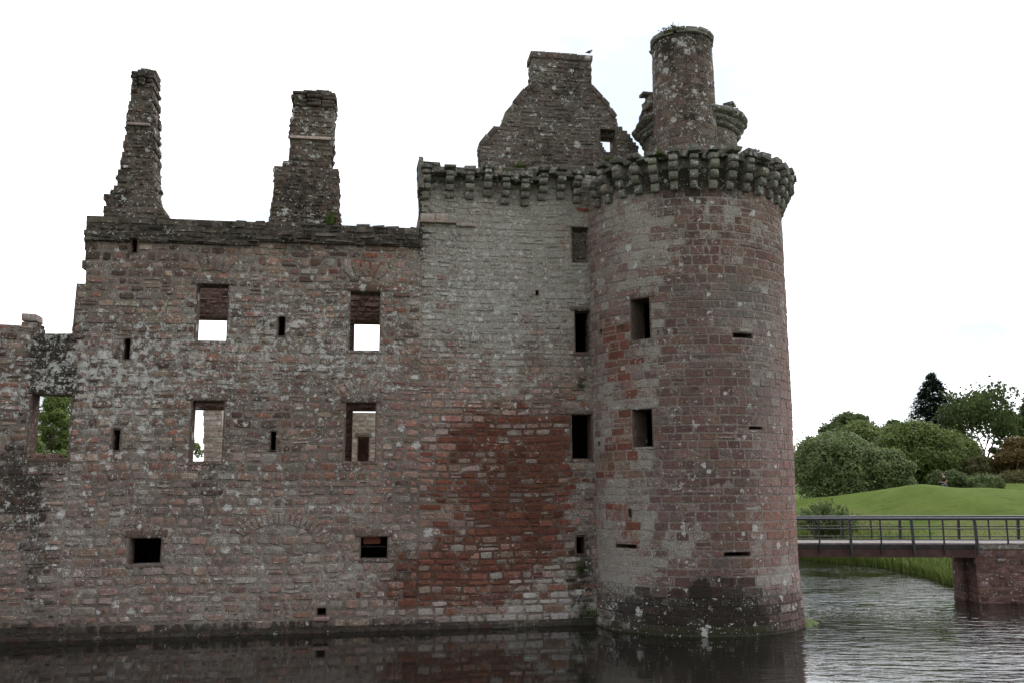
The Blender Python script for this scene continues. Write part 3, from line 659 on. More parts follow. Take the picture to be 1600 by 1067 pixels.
# ledge under the parapet
a = W(656, 348); b = W(712, 350); c = W(742, 356)
bevel(block_mesh([slab(WM, a[0], b[0], b[1]-.02, a[1]+.08, .13, -.1, .02), slab(WM, b[0]+.01, c[0], c[1], c[1]+.1, .09, -.1, .02), slab(WM, a[0]+.02, a[0]+.5, a[1]+.09, a[1]+.3, .07, -.1, .02), slab(WM, a[0]+.52, a[0]+.95, a[1]+.09, a[1]+.32, .09, -.1, .02)], 'string_course', gh, zone_pale), .02)
def corbel(parent, mapf, u, v, sc=1., drop=0, wid=.29):
    """three rounded tiers stepping outwards, one corbel"""
    bx = []; V = []; Fs = []
    hh = [.27*sc, .25*sc, .25*sc, .20*sc]; pj = [.17, .33, .47, .52]
    T = []; K = []; z = v
    t, k = zone_corb(np.zeros(1), np.zeros(1), 0, 0, False)
    for i in range(4):
        if i >= 4-drop: break
        h_ = hh[i]*random.uniform(.92, 1.08); w_ = wid*random.uniform(.9, 1.12)*(1 if i < 3 else .9); p = pj[i]*random.uniform(.88, 1.05); du = random.uniform(-.02, .02)
        # profile: rounded lower front edge
        prof = [(0, .0), (p*.55, .0), (p*.82, h_*.10), (p*.96, h_*.30), (p, h_*.55), (p*.97, h_*.93), (0, h_*.97)]
        if i == 3: prof = [(0, 0), (p*.9, 0), (p, h_*.2), (p*.97, h_*.8), (p*.7, h_), (0, h_)]
        n = len(prof); b = len(V)
        for uu in (u-w_/2+du, u-w_/6+du, u+w_/6+du, u+w_/2+du):
            for (w0, zz) in prof:
                e = .015 if uu in (u-w_/2+du, u+w_/2+du) else 0
                X, Y, Z = mapf(uu, z+zz, (w0-e if w0 > 0 else -.05)+random.uniform(-.012, .012), 0); V.append((float(X), float(Y), float(Z)))
        for s in range(3):
            for j in range(n):
                Fs.append((b+s*n+j, b+s*n+(j+1) % n, b+(s+1)*n+(j+1) % n, b+(s+1)*n+j))
        Fs.append(tuple(b+j for j in range(n))[::-1]); Fs.append(tuple(b+3*n+j for j in range(n)))
        z += h_
        t2, k2 = zone_corb(np.zeros(1), np.zeros(1), 0, 0, False); T += [t2[0]]*(4*n); K += [k2[0]]*(4*n)
    T = np.array(T); T = np.concatenate([T, np.ones((len(T), 1))], 1)
    o = mesh_obj('corbel', V, Fs, STONE, parent, {'tint': T, 'mask': np.clip(K, 0, 1)})
    bevel(o, .018, 2); return o, z
ppar = MB()
gx = [666, 702, 733, 761, 789, 818, 846, 874, 899]
par = None
# parapet body of the block: broken slabs bridging the corbels
bx = []
vb = [W(x, 303+ (x-666)*.05)[1] for x in gx]; us = [W(x, 290)[0] for x in gx]
vtop = [0]*9
for i, x in enumerate(gx):
    vt = W(x, [258, 258, 260, 256, 268, 271, 262, 260, 267][i], .5)[1]
    vtop[i] = vt
for i in range(8):
    u = us[i]+.1
    while u < us[i+1]-.05:
        wd = random.uniform(.18, .4); v = (vtop[i]+vtop[i+1])/2-random.uniform(.10, .2)
        bx.append(slab(WM, u, u+wd, v-random.uniform(.08, .14), v, .38+random.uniform(-.06, .1), -.5, .03)); u += wd
for i in range(9):
    bx.append(slab(WM, us[i]-.2, us[i]+.2, vtop[i]-.13, vtop[i], .56+random.uniform(-.05, .05), -.4, .03))
bx.append(slab(WM, us[0]-.30, us[0]-.12, W(655, 300)[1], W(655, 252)[1], .40, -.45, .03))
par = bevel(block_mesh(bx, 'parapet', gh, zone_par), .03)
for i in range(9):
    corbel(par, WM, us[i], vtop[i]-1.02, 1.0*(.93), wid=.27)
# gable behind the parapet
GO = -2.2
gpts = Wp([(752, 300), (750, 226), (762, 211), (774, 198), (786, 195), (791, 176), (803, 162), (820, 140), (831, 132), (831, 88), (923, 88), (924, 134), (942, 153), (952, 164), (954, 170), (963, 183), (965, 194), (980, 207), (997, 229), (1004, 300)], GO)
gho = [Wr(937, 202, 963, 239, GO)]
ms = Masonry(); vs = [p[1] for p in gpts]
panel(ms, gpts, gho, WM, zone_top, rows_for(wt-.2, max(vs), .12, .19), wr=(.25, .6), thick=.8, w0=GO, ragged=.03, sides=True, proud=(0, .035), rough=.01)
gb = ms.build('gable', gh)
wm_g = wallmap(GO)
opening(gb, wm_g, gho[0], zone_top, .8, name='gable_window', lintel=False, sill=False)
# stub of broken masonry seen inside the gable window
bevel(block_mesh([slab(wm_g, gho[0][0]+.03, gho[0][0]+.16+.05*i, gho[0][2]+(2-i)*.14, gho[0][2]+(2-i)*.14+.14, -.1, -.6, .02) for i in range(3)]+[slab(wm_g, gho[0][0]+.03, gho[0][1]-.03, gho[0][3]-.22, gho[0][3]-.002, -.3, -.78, .0)], 'broken_jamb', gb, zone_top), .02)
a = W(829, 90.5, GO); b = W(926, 87, GO)
bevel(block_mesh([slab(WM, a[0]+i*(b[0]-a[0])/4, a[0]+(i+1)*(b[0]-a[0])/4-.01, a[1], b[1]+random.uniform(-.02, .02), GO+.05, GO-.86, .01) for i in range(4)], 'chimney_coping', gb, zone_top), .02)
# sloping skew stones
def skews(pts, sg):
    bx = []
    for p, q in zip(pts[:-1], pts[1:]):
        L_ = math.hypot(q[0]-p[0], q[1]-p[1]); n = max(1, int(L_/.42)); du, dv = (q[0]-p[0])/L_, (q[1]-p[1])/L_; nu, nv = -dv, du
        if abs(du) < .2: continue
        for i in range(n):
            a = L_*i/n+.008; b = L_*(i+1)/n-.008; th = .045+random.uniform(-.02, .03); P = []
            for w in (GO-.84, GO+.06+random.uniform(-.02, .02)):
                for l, h_ in ((a, -.14), (b, -.14), (b, th), (a, th+random.uniform(-.02, .02))):
                    P.append(tuple(wpt(p[0]+du*l+nu*h_, p[1]+dv*l+nv*h_, w)))
            bx.append(P)
    return bevel(block_mesh(bx, 'skew_stones', gb, zone_top), .025)
skews(gpts[1:4], 1); skews(gpts[4:9], 1); skews(gpts[11:14], -1); skews(gpts[14:16], -1)

# ================================================================== ROUND TOWER
C = np.array([6.0, 30.7]); R0 = 3.36
def TR(v): return np.interp(v, [-1.5, 0, .5, 1.2, 1.8, 3.5, 7.3, 16], [3.62, 3.49, 3.44, 3.385, 3.345, 3.37, 3.425, 3.435])
def TM(u, v, w, i=0):
    a = np.asarray(u, float)/R0; r = TR(v)+np.asarray(w, float)
    return C[0]+r*np.cos(a), C[1]+r*np.sin(a), np.asarray(v, float)+0*a
def Tc(px, py, dr=0.):
    rd = ray(px, py); Rr = 3.4
    for _ in range(3):
        a = rd[0]**2+rd[1]**2; b = -2*(rd[0]*C[0]+rd[1]*C[1]); c = C@C-(Rr+dr)**2; D = max(0, b*b-4*a*c); t = (-b-D**.5)/2/a; P = np.array([0, 0, EYE])+t*rd; Rr = float(TR(P[2]))
    return math.atan2(P[1]-C[1], P[0]-C[0])*R0, float(P[2])
def Trr(x0, y0, x1, y1):
    a = [Tc(*p) for p in ((x0, y0), (x1, y0), (x1, y1), (x0, y1))]
    return ((a[0][0]+a[3][0])/2, (a[1][0]+a[2][0])/2, (a[2][1]+a[3][1])/2, (a[0][1]+a[1][1])/2)
tw = thing('round_tower', 'big round drum tower with corbel ring and thick chimney, standing in the moat', 'castle tower', (C[0], C[1], 0))
TOPZ = 14.35
td = {'s': (985, 466, 1017, 531), 't': (988, 638, 1021, 698)}
tl = {'u': (1144, 520, 1176, 529), 'v': (1169, 665, 1192, 671), 'w': (1130, 861, 1173, 869), 'x': (962, 849, 996, 856), 'y': (981, 793, 988, 809), 'z': (936, 515, 941, 524), 'zz': (933, 690, 938, 697)}
HT = {k: Trr(*v) for k, v in {**td, **tl}.items()}
a0, a1 = math.radians(-212), math.radians(18)
pt = [(a0*R0, -1.4), (a1*R0, -1.4), (a1*R0, TOPZ), (a0*R0, TOPZ)]
ms = Masonry()
panel(ms, pt, list(HT.values()), TM, zone_tower, rows_for(-1.4, TOPZ, .22, .33), wr=(.32, .66), thick=.8, proud=(.001, .020), split=.06, seg=.3, gap=.010, soft=.02, rough=.003, cornerj=.006)
ms2 = np.linspace(a1*R0, (a0+2*math.pi)*R0, 14)
for v0_, v1_ in zip(np.linspace(-1.4, TOPZ, 7)[:-1], np.linspace(-1.4, TOPZ, 7)[1:]): ms.strip(ms2, v0_, v1_, TM, zone_tower, 0, -.8)
ms.build('drum_wall', tw)
for k in 'st': opening(tw, TM, HT[k], zone_tower, .8, lintel=True, sill=True, lt=.16, front=.008)
for k in ('u', 'v', 'w', 'x'): opening(tw, TM, HT[k], zone_tower, .8, name='gun_loop', lintel=False, sill=False, front=.004)
for k in ('y',): opening(tw, TM, HT[k], zone_tower, .8, name='slit_window', lintel=False, sill=False, front=.004)
# light sills under gun loops
h = HT['u']; bevel(block_mesh([slab(TM, h[0]-.03, h[1]+.06, h[2]-.10, h[2]-.01, .018, -.1, .003)], 'loop_sill', tw, zone_pale), .01)
# tower floors / roof
def disc(name, r, z0, z1, parent, zone, n=40, cen=C):
    V = [(cen[0], cen[1], z0), (cen[0], cen[1], z1)]; Fs = []
    for k in range(n):
        t = 2*math.pi*k/n; V += [(cen[0]+r*math.cos(t), cen[1]+r*math.sin(t), z0), (cen[0]+r*math.cos(t), cen[1]+r*math.sin(t), z1)]
    for k in range(n):
        a = 2+2*k; b = 2+2*((k+1) % n); Fs += [(0, b, a), (1, a+1, b+1), (a, b, b+1, a+1)]
    V = np.array(V); T, K = zone(np.zeros(len(V)), np.zeros(len(V)), 0, 0, False); T = np.concatenate([T, np.ones((len(T), 1))], 1)
    return mesh_obj(name, V, Fs, STONE, parent, {'tint': T, 'mask': np.clip(K, 0, 1)})
disc('roof_slab', 2.9, TOPZ-.35, TOPZ-.05, tw, zone_head); disc('floor_slab', 2.7, 4.4, 4.7, tw, zone_dark); disc('floor_slab', 2.7, 8.7, 9.0, tw, zone_dark)
# ring of corbels
bx = []
nc = 30; CST = 9.75; angs = [math.radians(-152+i*CST) for i in range(17)]
CB = 13.62
wallring = Masonry()
for v0_, v1_ in ((TOPZ, TOPZ+.22), (TOPZ+.22, TOPZ+.42)):
    wallring.strip(np.linspace(a0*R0, a1*R0+.5, 70), v0_, v1_, TM, zone_corb, -.02, -.5)
ring = None
for i, a in enumerate(angs):
    u = a*R0
    bx.append(slab(TM, u-.17, u+.17, CB+1.12+random.uniform(-.03, .06), CB+1.25+random.uniform(-.02, .08), .52+random.uniform(-.08, .06), -.35, .035))
    # thin slabs spanning the gaps
    un = u+math.radians(CST)*R0; uu = u+.1
    while uu < un-.05:
        wd = random.uniform(.16, .34); v = CB+1.08+random.uniform(-.06, .08)
        bx.append(slab(TM, uu, uu+wd, v-random.uniform(.05, .11), v, .30+random.uniform(-.16, .14), -.4, .03))
        if random.random() < .3: bx.append(slab(TM, uu, uu+wd*.8, v, v+random.uniform(.05, .13), .3+random.uniform(-.12, .14), -.3, .04))
        uu += wd
ring = bevel(block_mesh(bx, 'parapet', tw, zone_par), .03)
rw_ = wallring.build('parapet_base', tw)
for i, a in enumerate(angs):
    if i in (9999,): continue
    corbel(ring, TM, a*R0, CB+random.uniform(-.02, .02), 1.1, drop=0 if random.random() < .75 else 1, wid=.24)
# corbels at the inner angle
# chimney on the tower (round) and the cap-house drum behind
perp = np.array([C[1], -C[0]])/np.linalg.norm(C); back = C/np.linalg.norm(C)
CC = C+perp*.28-back*.2; DC = C+perp*.46+back*1.2
def cyl_map(cen, rf, r0):
    def f(u, v, w, i=0):
        a = np.asarray(u, float)/r0; r = rf(v)+np.asarray(w, float)
        return cen[0]+r*np.cos(a), cen[1]+r*np.sin(a), np.asarray(v, float)+0*a
    return f
cz0, cz1 = 14.0, 20.12
cm = cyl_map(CC, lambda v: np.interp(v, [14, 16, 20.6], [1.20, 1.13, 1.055]), 1.12)
ms = Masonry()
cpoly = [(-math.pi*1.12, cz0), (math.pi*1.12, cz0), (math.pi*1.12, cz1), (-math.pi*1.12, cz1)]
panel(ms, cpoly, [], cm, zone_stack, rows_for(cz0, cz1, .2, .3), wr=(.25, .5), thick=.35, seg=.2, proud=(0, .014), soft=.02, rough=.004, cornerj=.008)
ch = ms.build('chimney_stack', tw)
bx = []
for lay, (rr0, rr1, z0, z1) in enumerate(((1.0, 1.17, cz1, cz1+.10), (.6, 1.14, cz1+.10, cz1+.22), (0, .9, cz1+.2, cz1+.33))):
    for k in range(16):
        t0 = 2*math.pi*k/16+random.uniform(-.05, .05); t1 = t0+2*math.pi/16-.02
        if lay == 2 and random.random() < .35: continue
        g = random.uniform(.96, 1.04); zz = random.uniform(-.03, .04)
        P = []
        for z in (z0, z1+zz):
            for (r_, t) in ((rr0*.3, t0), (rr1*g, t0), (rr1*g, t1), (rr0*.3, t1)): P.append((CC[0]+r_*math.cos(t), CC[1]+r_*math.sin(t), z))
        bx.append(P)
bevel(block_mesh(bx, 'chimney_cap', ch, zone_corb), .025)
dm = cyl_map(DC, lambda v: 1.70+0*np.asarray(v, float), 1.70)
ms = Masonry(); q = math.pi*1.78
panel(ms, [(-q, 14.0), (q, 14.0), (q, 17.02), (-q, 17.02)], [], dm, zone_top, rows_for(14, 17.02, .2, .3), wr=(.3, .55), thick=.4, seg=.25, proud=(0, .02))
dr = ms.build('cap_house_drum', tw)
# moulded rings
prof = [(1.68, 17.00), (1.76, 17.01), (1.83, 17.06), (1.84, 17.13), (1.80, 17.17), (1.86, 17.19), (1.95, 17.25), (1.96, 17.33), (1.92, 17.37), (2.02, 17.39), (2.12, 17.47), (2.13, 17.56), (2.06, 17.63), (1.8, 17.66), (1.4, 17.67), (1.4, 17.0)]
V = []; Fs = []; n = 72; m_ = len(prof)
for k in range(n):
    t = 2*math.pi*k/n
    for r_, z in prof:
        j = .02*math.sin(k*1.7)+.025*math.sin(k*.6+z*9)-.10*max(0, float(vnoise(k/4., z*3, 9))-.6)*3*(r_ > 1.9); V.append((DC[0]+(r_+j)*math.cos(t), DC[1]+(r_+j)*math.sin(t), z))
for k in range(n):
    for j in range(m_):
        Fs.append((k*m_+j, ((k+1) % n)*m_+j, ((k+1) % n)*m_+(j+1) % m_, k*m_+(j+1) % m_))
T, K = zone_corb(np.zeros(len(V)), np.zeros(len(V)), 0, 0, False); T[:] = T.mean(0)*.6; K[:] = K.mean(0); T = np.concatenate([T, np.ones((len(T), 1))], 1)
mesh_obj('moulded_ring', V, Fs, STONE, dr, {'tint': T, 'mask': K}, smooth=True)
# broken wall stubs standing on the ring: (px of point, top py)
dmf = cyl_map(DC, lambda v: 1.70+0*np.asarray(v, float), 1.70)
for grp in (((-176, 17.9), (-167, 18.2), (-158, 18.75), (-149, 18.5), (-185, 17.8)), ((2, 17.9), (-8, 18.15), (-18, 17.9), (10, 17.95), (-27, 18.2))):
  bx = []
  for ang, z1 in grp:
    z = 17.62
    while z < z1-.05:
        hgt = random.uniform(.14, .26); u = math.radians(ang)*1.78
        bx.append(slab(dmf, u-.20+random.uniform(-.04, .04), u+.18+random.uniform(-.04, .06), z, min(z+hgt, z1), .12+random.uniform(-.15, .1), -.35, .02)); z += hgt
  bevel(block_mesh(bx, 'broken_wall', dr, zone_top), .02)
# foot ledge of moss at the water, right side of tower
def tuft_blades(n, cen, rad, hgt, wid=.012, flat=.0, droop=.3):
    V = []; Fs = []; lv = []
    for _ in range(n):
        a = random.uniform(0, 6.283); r = rad*random.random()**.6; b = Vector(cen)+Vector((r*math.cos(a), r*math.sin(a)*(1-flat), 0))
        h_ = hgt*random.uniform(.5, 1.1); ld = Vector((math.cos(a), math.sin(a), 0))*random.uniform(.1, .8)*h_*droop*2; sd = Vector((-math.sin(a+random.uniform(-1, 1)), math.cos(a), 0))*wid
        i = len(V); p1 = b+Vector((0, 0, h_*.6))+ld*.4; p2 = b+Vector((0, 0, h_))+ld
        V += [tuple(b-sd), tuple(b+sd), tuple(p1+sd*.8), tuple(p1-sd*.8), tuple(p2)]
        Fs += [(i, i+1, i+2, i+3), (i+3, i+2, i+4)]; l = random.random(); lv += [l]*5
    return V, Fs, lv
GRASSM = foliage('grass_green', (.035, .06, .012), (.13, .20, .04), .2)
MOSSM = foliage('wall_plant_green', (.03, .045, .012), (.10, .16, .03), .2)
def leafy(n, cen, rad, hz, size):
    V = []; Fs = []; lv = []
    for _ in range(n):
        d = Vector([random.gauss(0, 1) for _ in range(3)]).normalized(); r = random.random()**.5
        p = Vector(cen)+Vector((d.x*rad*r, d.y*rad*r*.5, abs(d.z)*hz*r)); a = Vector([random.gauss(0, 1) for _ in range(3)]).normalized(); b = a.cross(Vector((random.random(), .3, 1))).normalized(); s = size*random.uniform(.6, 1.3)
        i = len(V); V += [tuple(p-a*s), tuple(p+b*s*.4), tuple(p+a*s), tuple(p-b*s*.4)]; Fs.append((i, i+1, i+2, i+3)); lv += [random.random()]*4
    return V, Fs, lv
def wall_plant(p, rad, hz, n, label, size=.045, blades=0, mat=None):
    V, Fs, lv = leafy(n, p, rad, hz, size)
    if blades:
        a, b, c = tuft_blades(blades, p, rad*.8, hz*1.6); k = len(V); V += a; Fs += [tuple(i+k for i in f) for f in b]; lv += c
    V = np.array(V)-np.array(p)
    o = mesh_obj('wall_plant', V, Fs, mat or MOSSM, None, {'lv': lv}); o.location = p
    settag(o, label, 'wall plant', 'plants rooted in the castle walls'); return o
# ================================================================== PLANTS ON THE WALLS
def wv(px, py, w): u, v = W(px, py, w); return tuple(wpt(u, v, w))
def tv(px, py, w): u, v = Tc(px, py, w); return tuple(float(q) for q in TM(u, v, w))
o_ = wall_plant(wv(516, 352, -.2), .22, .32, 160, 'leafy weed growing at the right foot of the middle chimney', blades=30)
wall_plant(wv(812, 262, .3), .28, .10, 220, 'bright green moss tuft on the parapet in the middle of the corbel row', size=.03, blades=60)
wall_plant(wv(794, 270, .35), .26, .08, 150, 'low green moss cushion on the parapet just left of the brightest tuft', size=.03, blades=20)
wall_plant(tv(952, 252, .45), .24, .12, 200, 'green moss tuft on the tower parapet beside the gable foot', size=.03, blades=30)
wall_plant(tv(1030, 242, .45), .16, .12, 120, 'small fern on the tower parapet below the left edge of the chimney', size=.03, blades=20)
wall_plant(tv(1178, 238, .4), .22, .08, 140, 'small moss tuft on the right shoulder of the tower parapet', size=.03, blades=20)
wall_plant((CC[0]-.5, CC[1]-.95, cz1+.12), .5, .10, 300, 'green moss hanging on the rim of the round tower chimney', size=.035, blades=30)
wall_plant(wv(658, 362, .1), .15, .10, 60, 'small dark weed in the corner where the range meets the tall block', size=.03)
wall_plant(wv(908, 604, .06), .16, .22, 140, 'dark ivy patch between the second and third window in the tower corner', size=.03)
wall_plant(wv(909, 895, .08), .22, .5, 500, 'dark ivy patch under the slit window in the tower corner', size=.03)
wall_plant(wv(918, 963, .12), .34, .42, 600, 'moss and ivy at the waterline in the corner of wall and tower', size=.03)
ml = on_z(1262, 966, .06)
V = []; Fs = []
cen = Vector((C[0]+3.42*math.cos(math.radians(-14)), C[1]+3.42*math.sin(math.radians(-14)), 0))
n = 26
V.append((cen.x, cen.y, .20))
for k in range(n):
    t = 2*math.pi*k/n; r = .5*(1+.25*math.sin(3*t+1)+.12*math.sin(7*t)); V.append((cen.x+r*math.cos(t)*1.0, cen.y+r*1.6*math.sin(t), -.04)); 
for k in range(n): Fs.append((0, 1+k, 1+(k+1) % n))
mm = simple('moss_bank', (.09, .12, .03), .95, 14, .5, .05)
o = mesh_obj('moss_ledge', V, Fs, mm, None); settag(o, 'bright green mossy ledge at the water on the right foot of the round tower', 'moss')

# ================================================================== BIRDS
FE = simple('dark_feathers', (.03, .03, .035), .6, 20, .4, .002)
def bird(p, heading, label):
    t = thing('bird', label, 'bird', p, 'birds perched on the castle tops'); h = Vector((math.cos(heading), math.sin(heading), 0)); u = Vector((0, 0, 1)); P = Vector(p)
    spine = [(-.20, .03, .008), (-.13, .06, .022), (-.07, .09, .045), (0, .115, .055), (.055, .15, .045), (.085, .185, .030), (.10, .21, .030), (.125, .215, .018), (.16, .208, .004)]
    mb = MB(); mb.tube([P+h*x+u*z for x, z, r in spine], [r for *_, r in spine], 10); mb.build('body', FE, t, smooth=True)
    for s in (-1, 1):
        sd = Vector((-h.y, h.x, 0))*s*.022; mb = MB(); mb.tube([P+sd+u*0, P+sd+u*.08], .005, 5); mb.build('leg', FE, t)
        V = [P+sd*2.0+h*.05+u*.14, P+sd*2.6-h*.02+u*.10, P+sd*1.4-h*.17+u*.05, P+sd*2.2-h*.05+u*.15]; Fs = [(0, 1, 2), (0, 2, 3)]; mesh_obj('wing', [tuple(v) for v in V], Fs, FE, t)
    return t
bird((CC[0]-.35, CC[1]-.55, cz1+.36), 2.6, 'small dark bird perched on the round tower chimney')
u_, v_ = W(921, 86.2, GO-.1); bird(tuple(wpt(u_, v_, GO-.1)), .5, 'small dark bird perched on the right corner of the gable chimney')

# ================================================================== COURTYARD RUIN (seen through the windows)
CO = -17.
cr = thing('courtyard_ruin', 'ruined wall and pier, sunlit tone in their stone colour, seen through the right-hand range windows', 'castle wall', tuple(float(q) for q in wallmap(CO)(W(560, 700, CO)[0], 1.2, 0)))
pc = Wp([(317, 900), (318, 590), (345, 585), (349, 700), (420, 690), (470, 655), (540, 641), (620, 640), (640, 660), (640, 900)], CO)
hc = [Wr(558, 682, 577, 735, CO)]
ms = Masonry(); vs = [p[1] for p in pc]
panel(ms, pc, hc, WM, zone_pale, rows_for(min(vs), max(vs), .22, .32), wr=(.35, .7), thick=.7, w0=CO, sides=True, ragged=.03)  # pale tint carries the sunlit look of this wall
ms.build('wall_face', cr)
opening(cr, wallmap(CO), hc[0], zone_pale, .7)
plain_box(WM, [(hc[0][0]-.5, hc[0][1]+.5, hc[0][2]-.5, hc[0][3]+.5, CO-.9, CO-1.1)], 'back_wall', cr, zone_red)

# ================================================================== BRIDGE
BA = math.radians(7.9); BD = np.array([math.cos(BA), -math.sin(BA), 0]); BN = np.array([-math.sin(BA), -math.cos(BA), 0])
BP = on_z(1532, 942)+BN*.12
def Bq(px, py, off=0.):
    r = ray(px, py); o = np.array([0, 0, EYE]); P0 = BP+BN*off; t = ((P0-o)@BN)/(r@BN); P = o+t*r; return float((P-BP)@BD), float(P[2])
def bpt(s, z, w=0.): return Vector((BP+BD*s+BN*w+np.array([0, 0, z])-np.array([0, 0, BP[2]])).tolist())
zr = Bq(1420, 808)[1]; zd = Bq(1420, 848)[1]; zb0 = Bq(1420, 871)[1]; zb1 = Bq(1420, 857)[1]; zm = Bq(1420, 825.5)[1]; zl = Bq(1420, 842.5)[1]
S0, S1 = -12.5, 9.; BW = 2.5
br = thing('footbridge', 'dark timber footbridge with post and rail sides crossing the moat to a stone abutment', 'bridge', tuple(bpt(-3, 0)))
bd3 = tuple(BD)
def bbox(mb, s0, s1, z0, z1, w0, w1):
    P = []
    for z in (z0, z1):
        for s, w in ((s0, w0), (s1, w0), (s1, w1), (s0, w1)): P.append(tuple(bpt(s, z, w)))
    mb.hexa(P)
mb = MB(); s = S0
while s < S1: bbox(mb, s, s+.135, zd-.05, zd+random.uniform(-.003, .003), -.08, -BW+.08); s += .145
mb.build('deck', DECK, br)
mb = MB(); bbox(mb, S0, Bq(1524, 860)[0], zb0+.02, zb1, -.02, -.20); bbox(mb, S0, Bq(1524, 860)[0], zb0+.02, zb1, -BW+.2, -BW+.02); mb.build('main_beam', BEAM, br)
mb = MB(); bbox(mb, S0, Bq(1524, 860)[0]+.0, zb1+.004, zd-.055, .0, -.09); bbox(mb, S0, S1, zb1+.004, zd-.055, -BW+.09, -BW); mb.build('fascia_board', DARKBOARD, br)
s_main = [Bq(x, 840)[0] for x in (1328, 1425, 1524)]; dsm = (s_main[2]-s_main[0])/2
def post(s, w, main, out):
    mb = MB(); hw = .045 if main else .028; top_ = zr-.03
    if main:
        P = []
        for z, o in ((zd-.42 if s < s_main[2]+.3 else zd-.05, out*.14), (top_, 0)):
            for a, b in ((-hw, hw), (hw, hw), (hw, -hw), (-hw, -hw)): P.append(tuple(bpt(s+a, z, w+b*1.4+o)))
        mb.hexa(P)
        o = mb.build('main_post', TIMBER, br)
    else:
        P = []
        for z in (zd-.40 if s < s_main[2]+.3 else zd-.02, top_):
            for a, b in ((-hw, hw), (hw, hw), (hw, -hw), (-hw, -hw)): P.append(tuple(bpt(s+a, z, w+b)))
        mb.hexa(P); o = mb.build('baluster_post', TIMBER, br)
    bevel(o, .006, 1)
k = -5
while s_main[0]+k*dsm < S1:
    sx = s_main[0]+k*dsm
    if sx > S0:
        post(sx, .03, True, 1); post(sx+dsm/2, .03, False, 1)
    k += 1
sf = Bq(1500, 838, -BW)[0]; k = -7
while sf+k*dsm < S1:
    sx = sf+k*dsm
    if sx > S0: post(sx, -BW-.03, True, -1); post(sx+dsm/2, -BW-.03, False, -1)
    k += 1
for w in (.0, -BW):
    sg = 1 if w == 0 else -1
    mb = MB(); bbox(mb, S0, S1, zr-.035, zr, w+.08, w-.08); bevel(mb.build('handrail', RAILTOP, br), .01, 1)
    mb = MB(); bbox(mb, S0, S1, zr-.10, zr-.036, w+.04*sg+.02, w+.04*sg-.02); mb.build('rail_support', TIMBER, br)
    for z, t in ((zm, .022), (zl, .022)):
        mb = MB(); mb.tube([bpt(S0, z, w-.05*sg), bpt(S1, z, w-.05*sg)], t, 8); mb.build('lower_rail', TIMBER, br)
# abutment
ab = thing('bridge_abutment', 'dark red stone abutment carrying the right end of the footbridge', 'abutment', tuple(bpt(1, 0)))
AM = lambda u, v, w, i=0: (BP[0]+BD[0]*np.asarray(u)+BN[0]*(np.asarray(w)-.12), BP[1]+BD[1]*np.asarray(u)+BN[1]*(np.asarray(w)-.12), np.asarray(v, float)+0*np.asarray(u))
su = Bq(1532, 942)[0]; ztop = zd-.06
ms = Masonry()
panel(ms, [(su, -1.3), (S1+3, -1.3), (S1+3, ztop), (su, ztop)], [], AM, zone_red, rows_for(-1.3, ztop, .22, .3), wr=(.35, .7), thick=BW+.2, proud=(.0, .02), sides=True)
ms.build('stone_pier', ab)
ms = Masonry()
sr_ = Bq(1507, 900, -1.1)[0]
AM2 = lambda u, v, w, i=0: AM(u, v, np.asarray(w)-1.1)
panel(ms, [(sr_, -1.3), (su+.02, -1.3), (su+.02, zb0-.01), (sr_, zb0-.01)], [], AM2, zone_red, rows_for(-1.3, zb0-.01, .22, .3), wr=(.35, .6), thick=1.2, proud=(0, .02), sides=True)
ms.build('recessed_pier', ab)
bevel(block_mesh([slab(AM, su+i*.8+.01, su+(i+1)*.8, ztop-.16, ztop+.02, .03, -.4, .01) for i in range(14)], 'coping', ab, zone_corb), .02)

# ================================================================== TERRAIN, WATER
LAND = np.array([(19.2, 37.3), (19.6, 41.3), (20.3, 46), (20.2, 50.3), (17.6, 56.5), (10, 63), (-5, 69), (-60, 80), (-900, 150), (-900, 3000), (3000, 3000), (3000, -200), (45, -200), (34, 10), (36, 33.0), (19.2, 37.0)])
ISLE = np.array([(-150, 9.5), tuple((B0+EU*-19-EN*1.1)[:2]), tuple((B0+EU*1-EN*1.1)[:2]), (6.5, 31.5), (8.5, 45), (3, 56), (-60, 62), (-300, 70), (-300, 0)])
NEAR = np.array([(-400, -400), (43, -400), (43, 2), (20, 4), (0, 5), (-30, 1), (-400, -60)])
def sdist(x, y, poly):
    d = np.full(x.shape, 1e9)
    for i in range(len(poly)):
        a = poly[i]; b = poly[(i+1) % len(poly)]; ab_ = b-a; t = np.clip(((x-a[0])*ab_[0]+(y-a[1])*ab_[1])/(ab_@ab_+1e-9), 0, 1)
        d = np.minimum(d, np.hypot(x-a[0]-t*ab_[0], y-a[1]-t*ab_[1]))
    ins = inpoly(x.ravel(), y.ravel(), [tuple(p) for p in poly]).reshape(x.shape)
    return np.where(ins, d, -d)
YC = 60.
cxs = []; czs = []
for px, py in ((1100, 768), (1245, 767), (1300, 765), (1340, 761), (1390, 757.5), (1440, 756), (1465, 758), (1485, 761), (1510, 762), (1540, 761), (1600, 764), (1800, 766)):
    P = at_depth(px, py, YC); cxs.append(P[0]); czs.append(P[2])
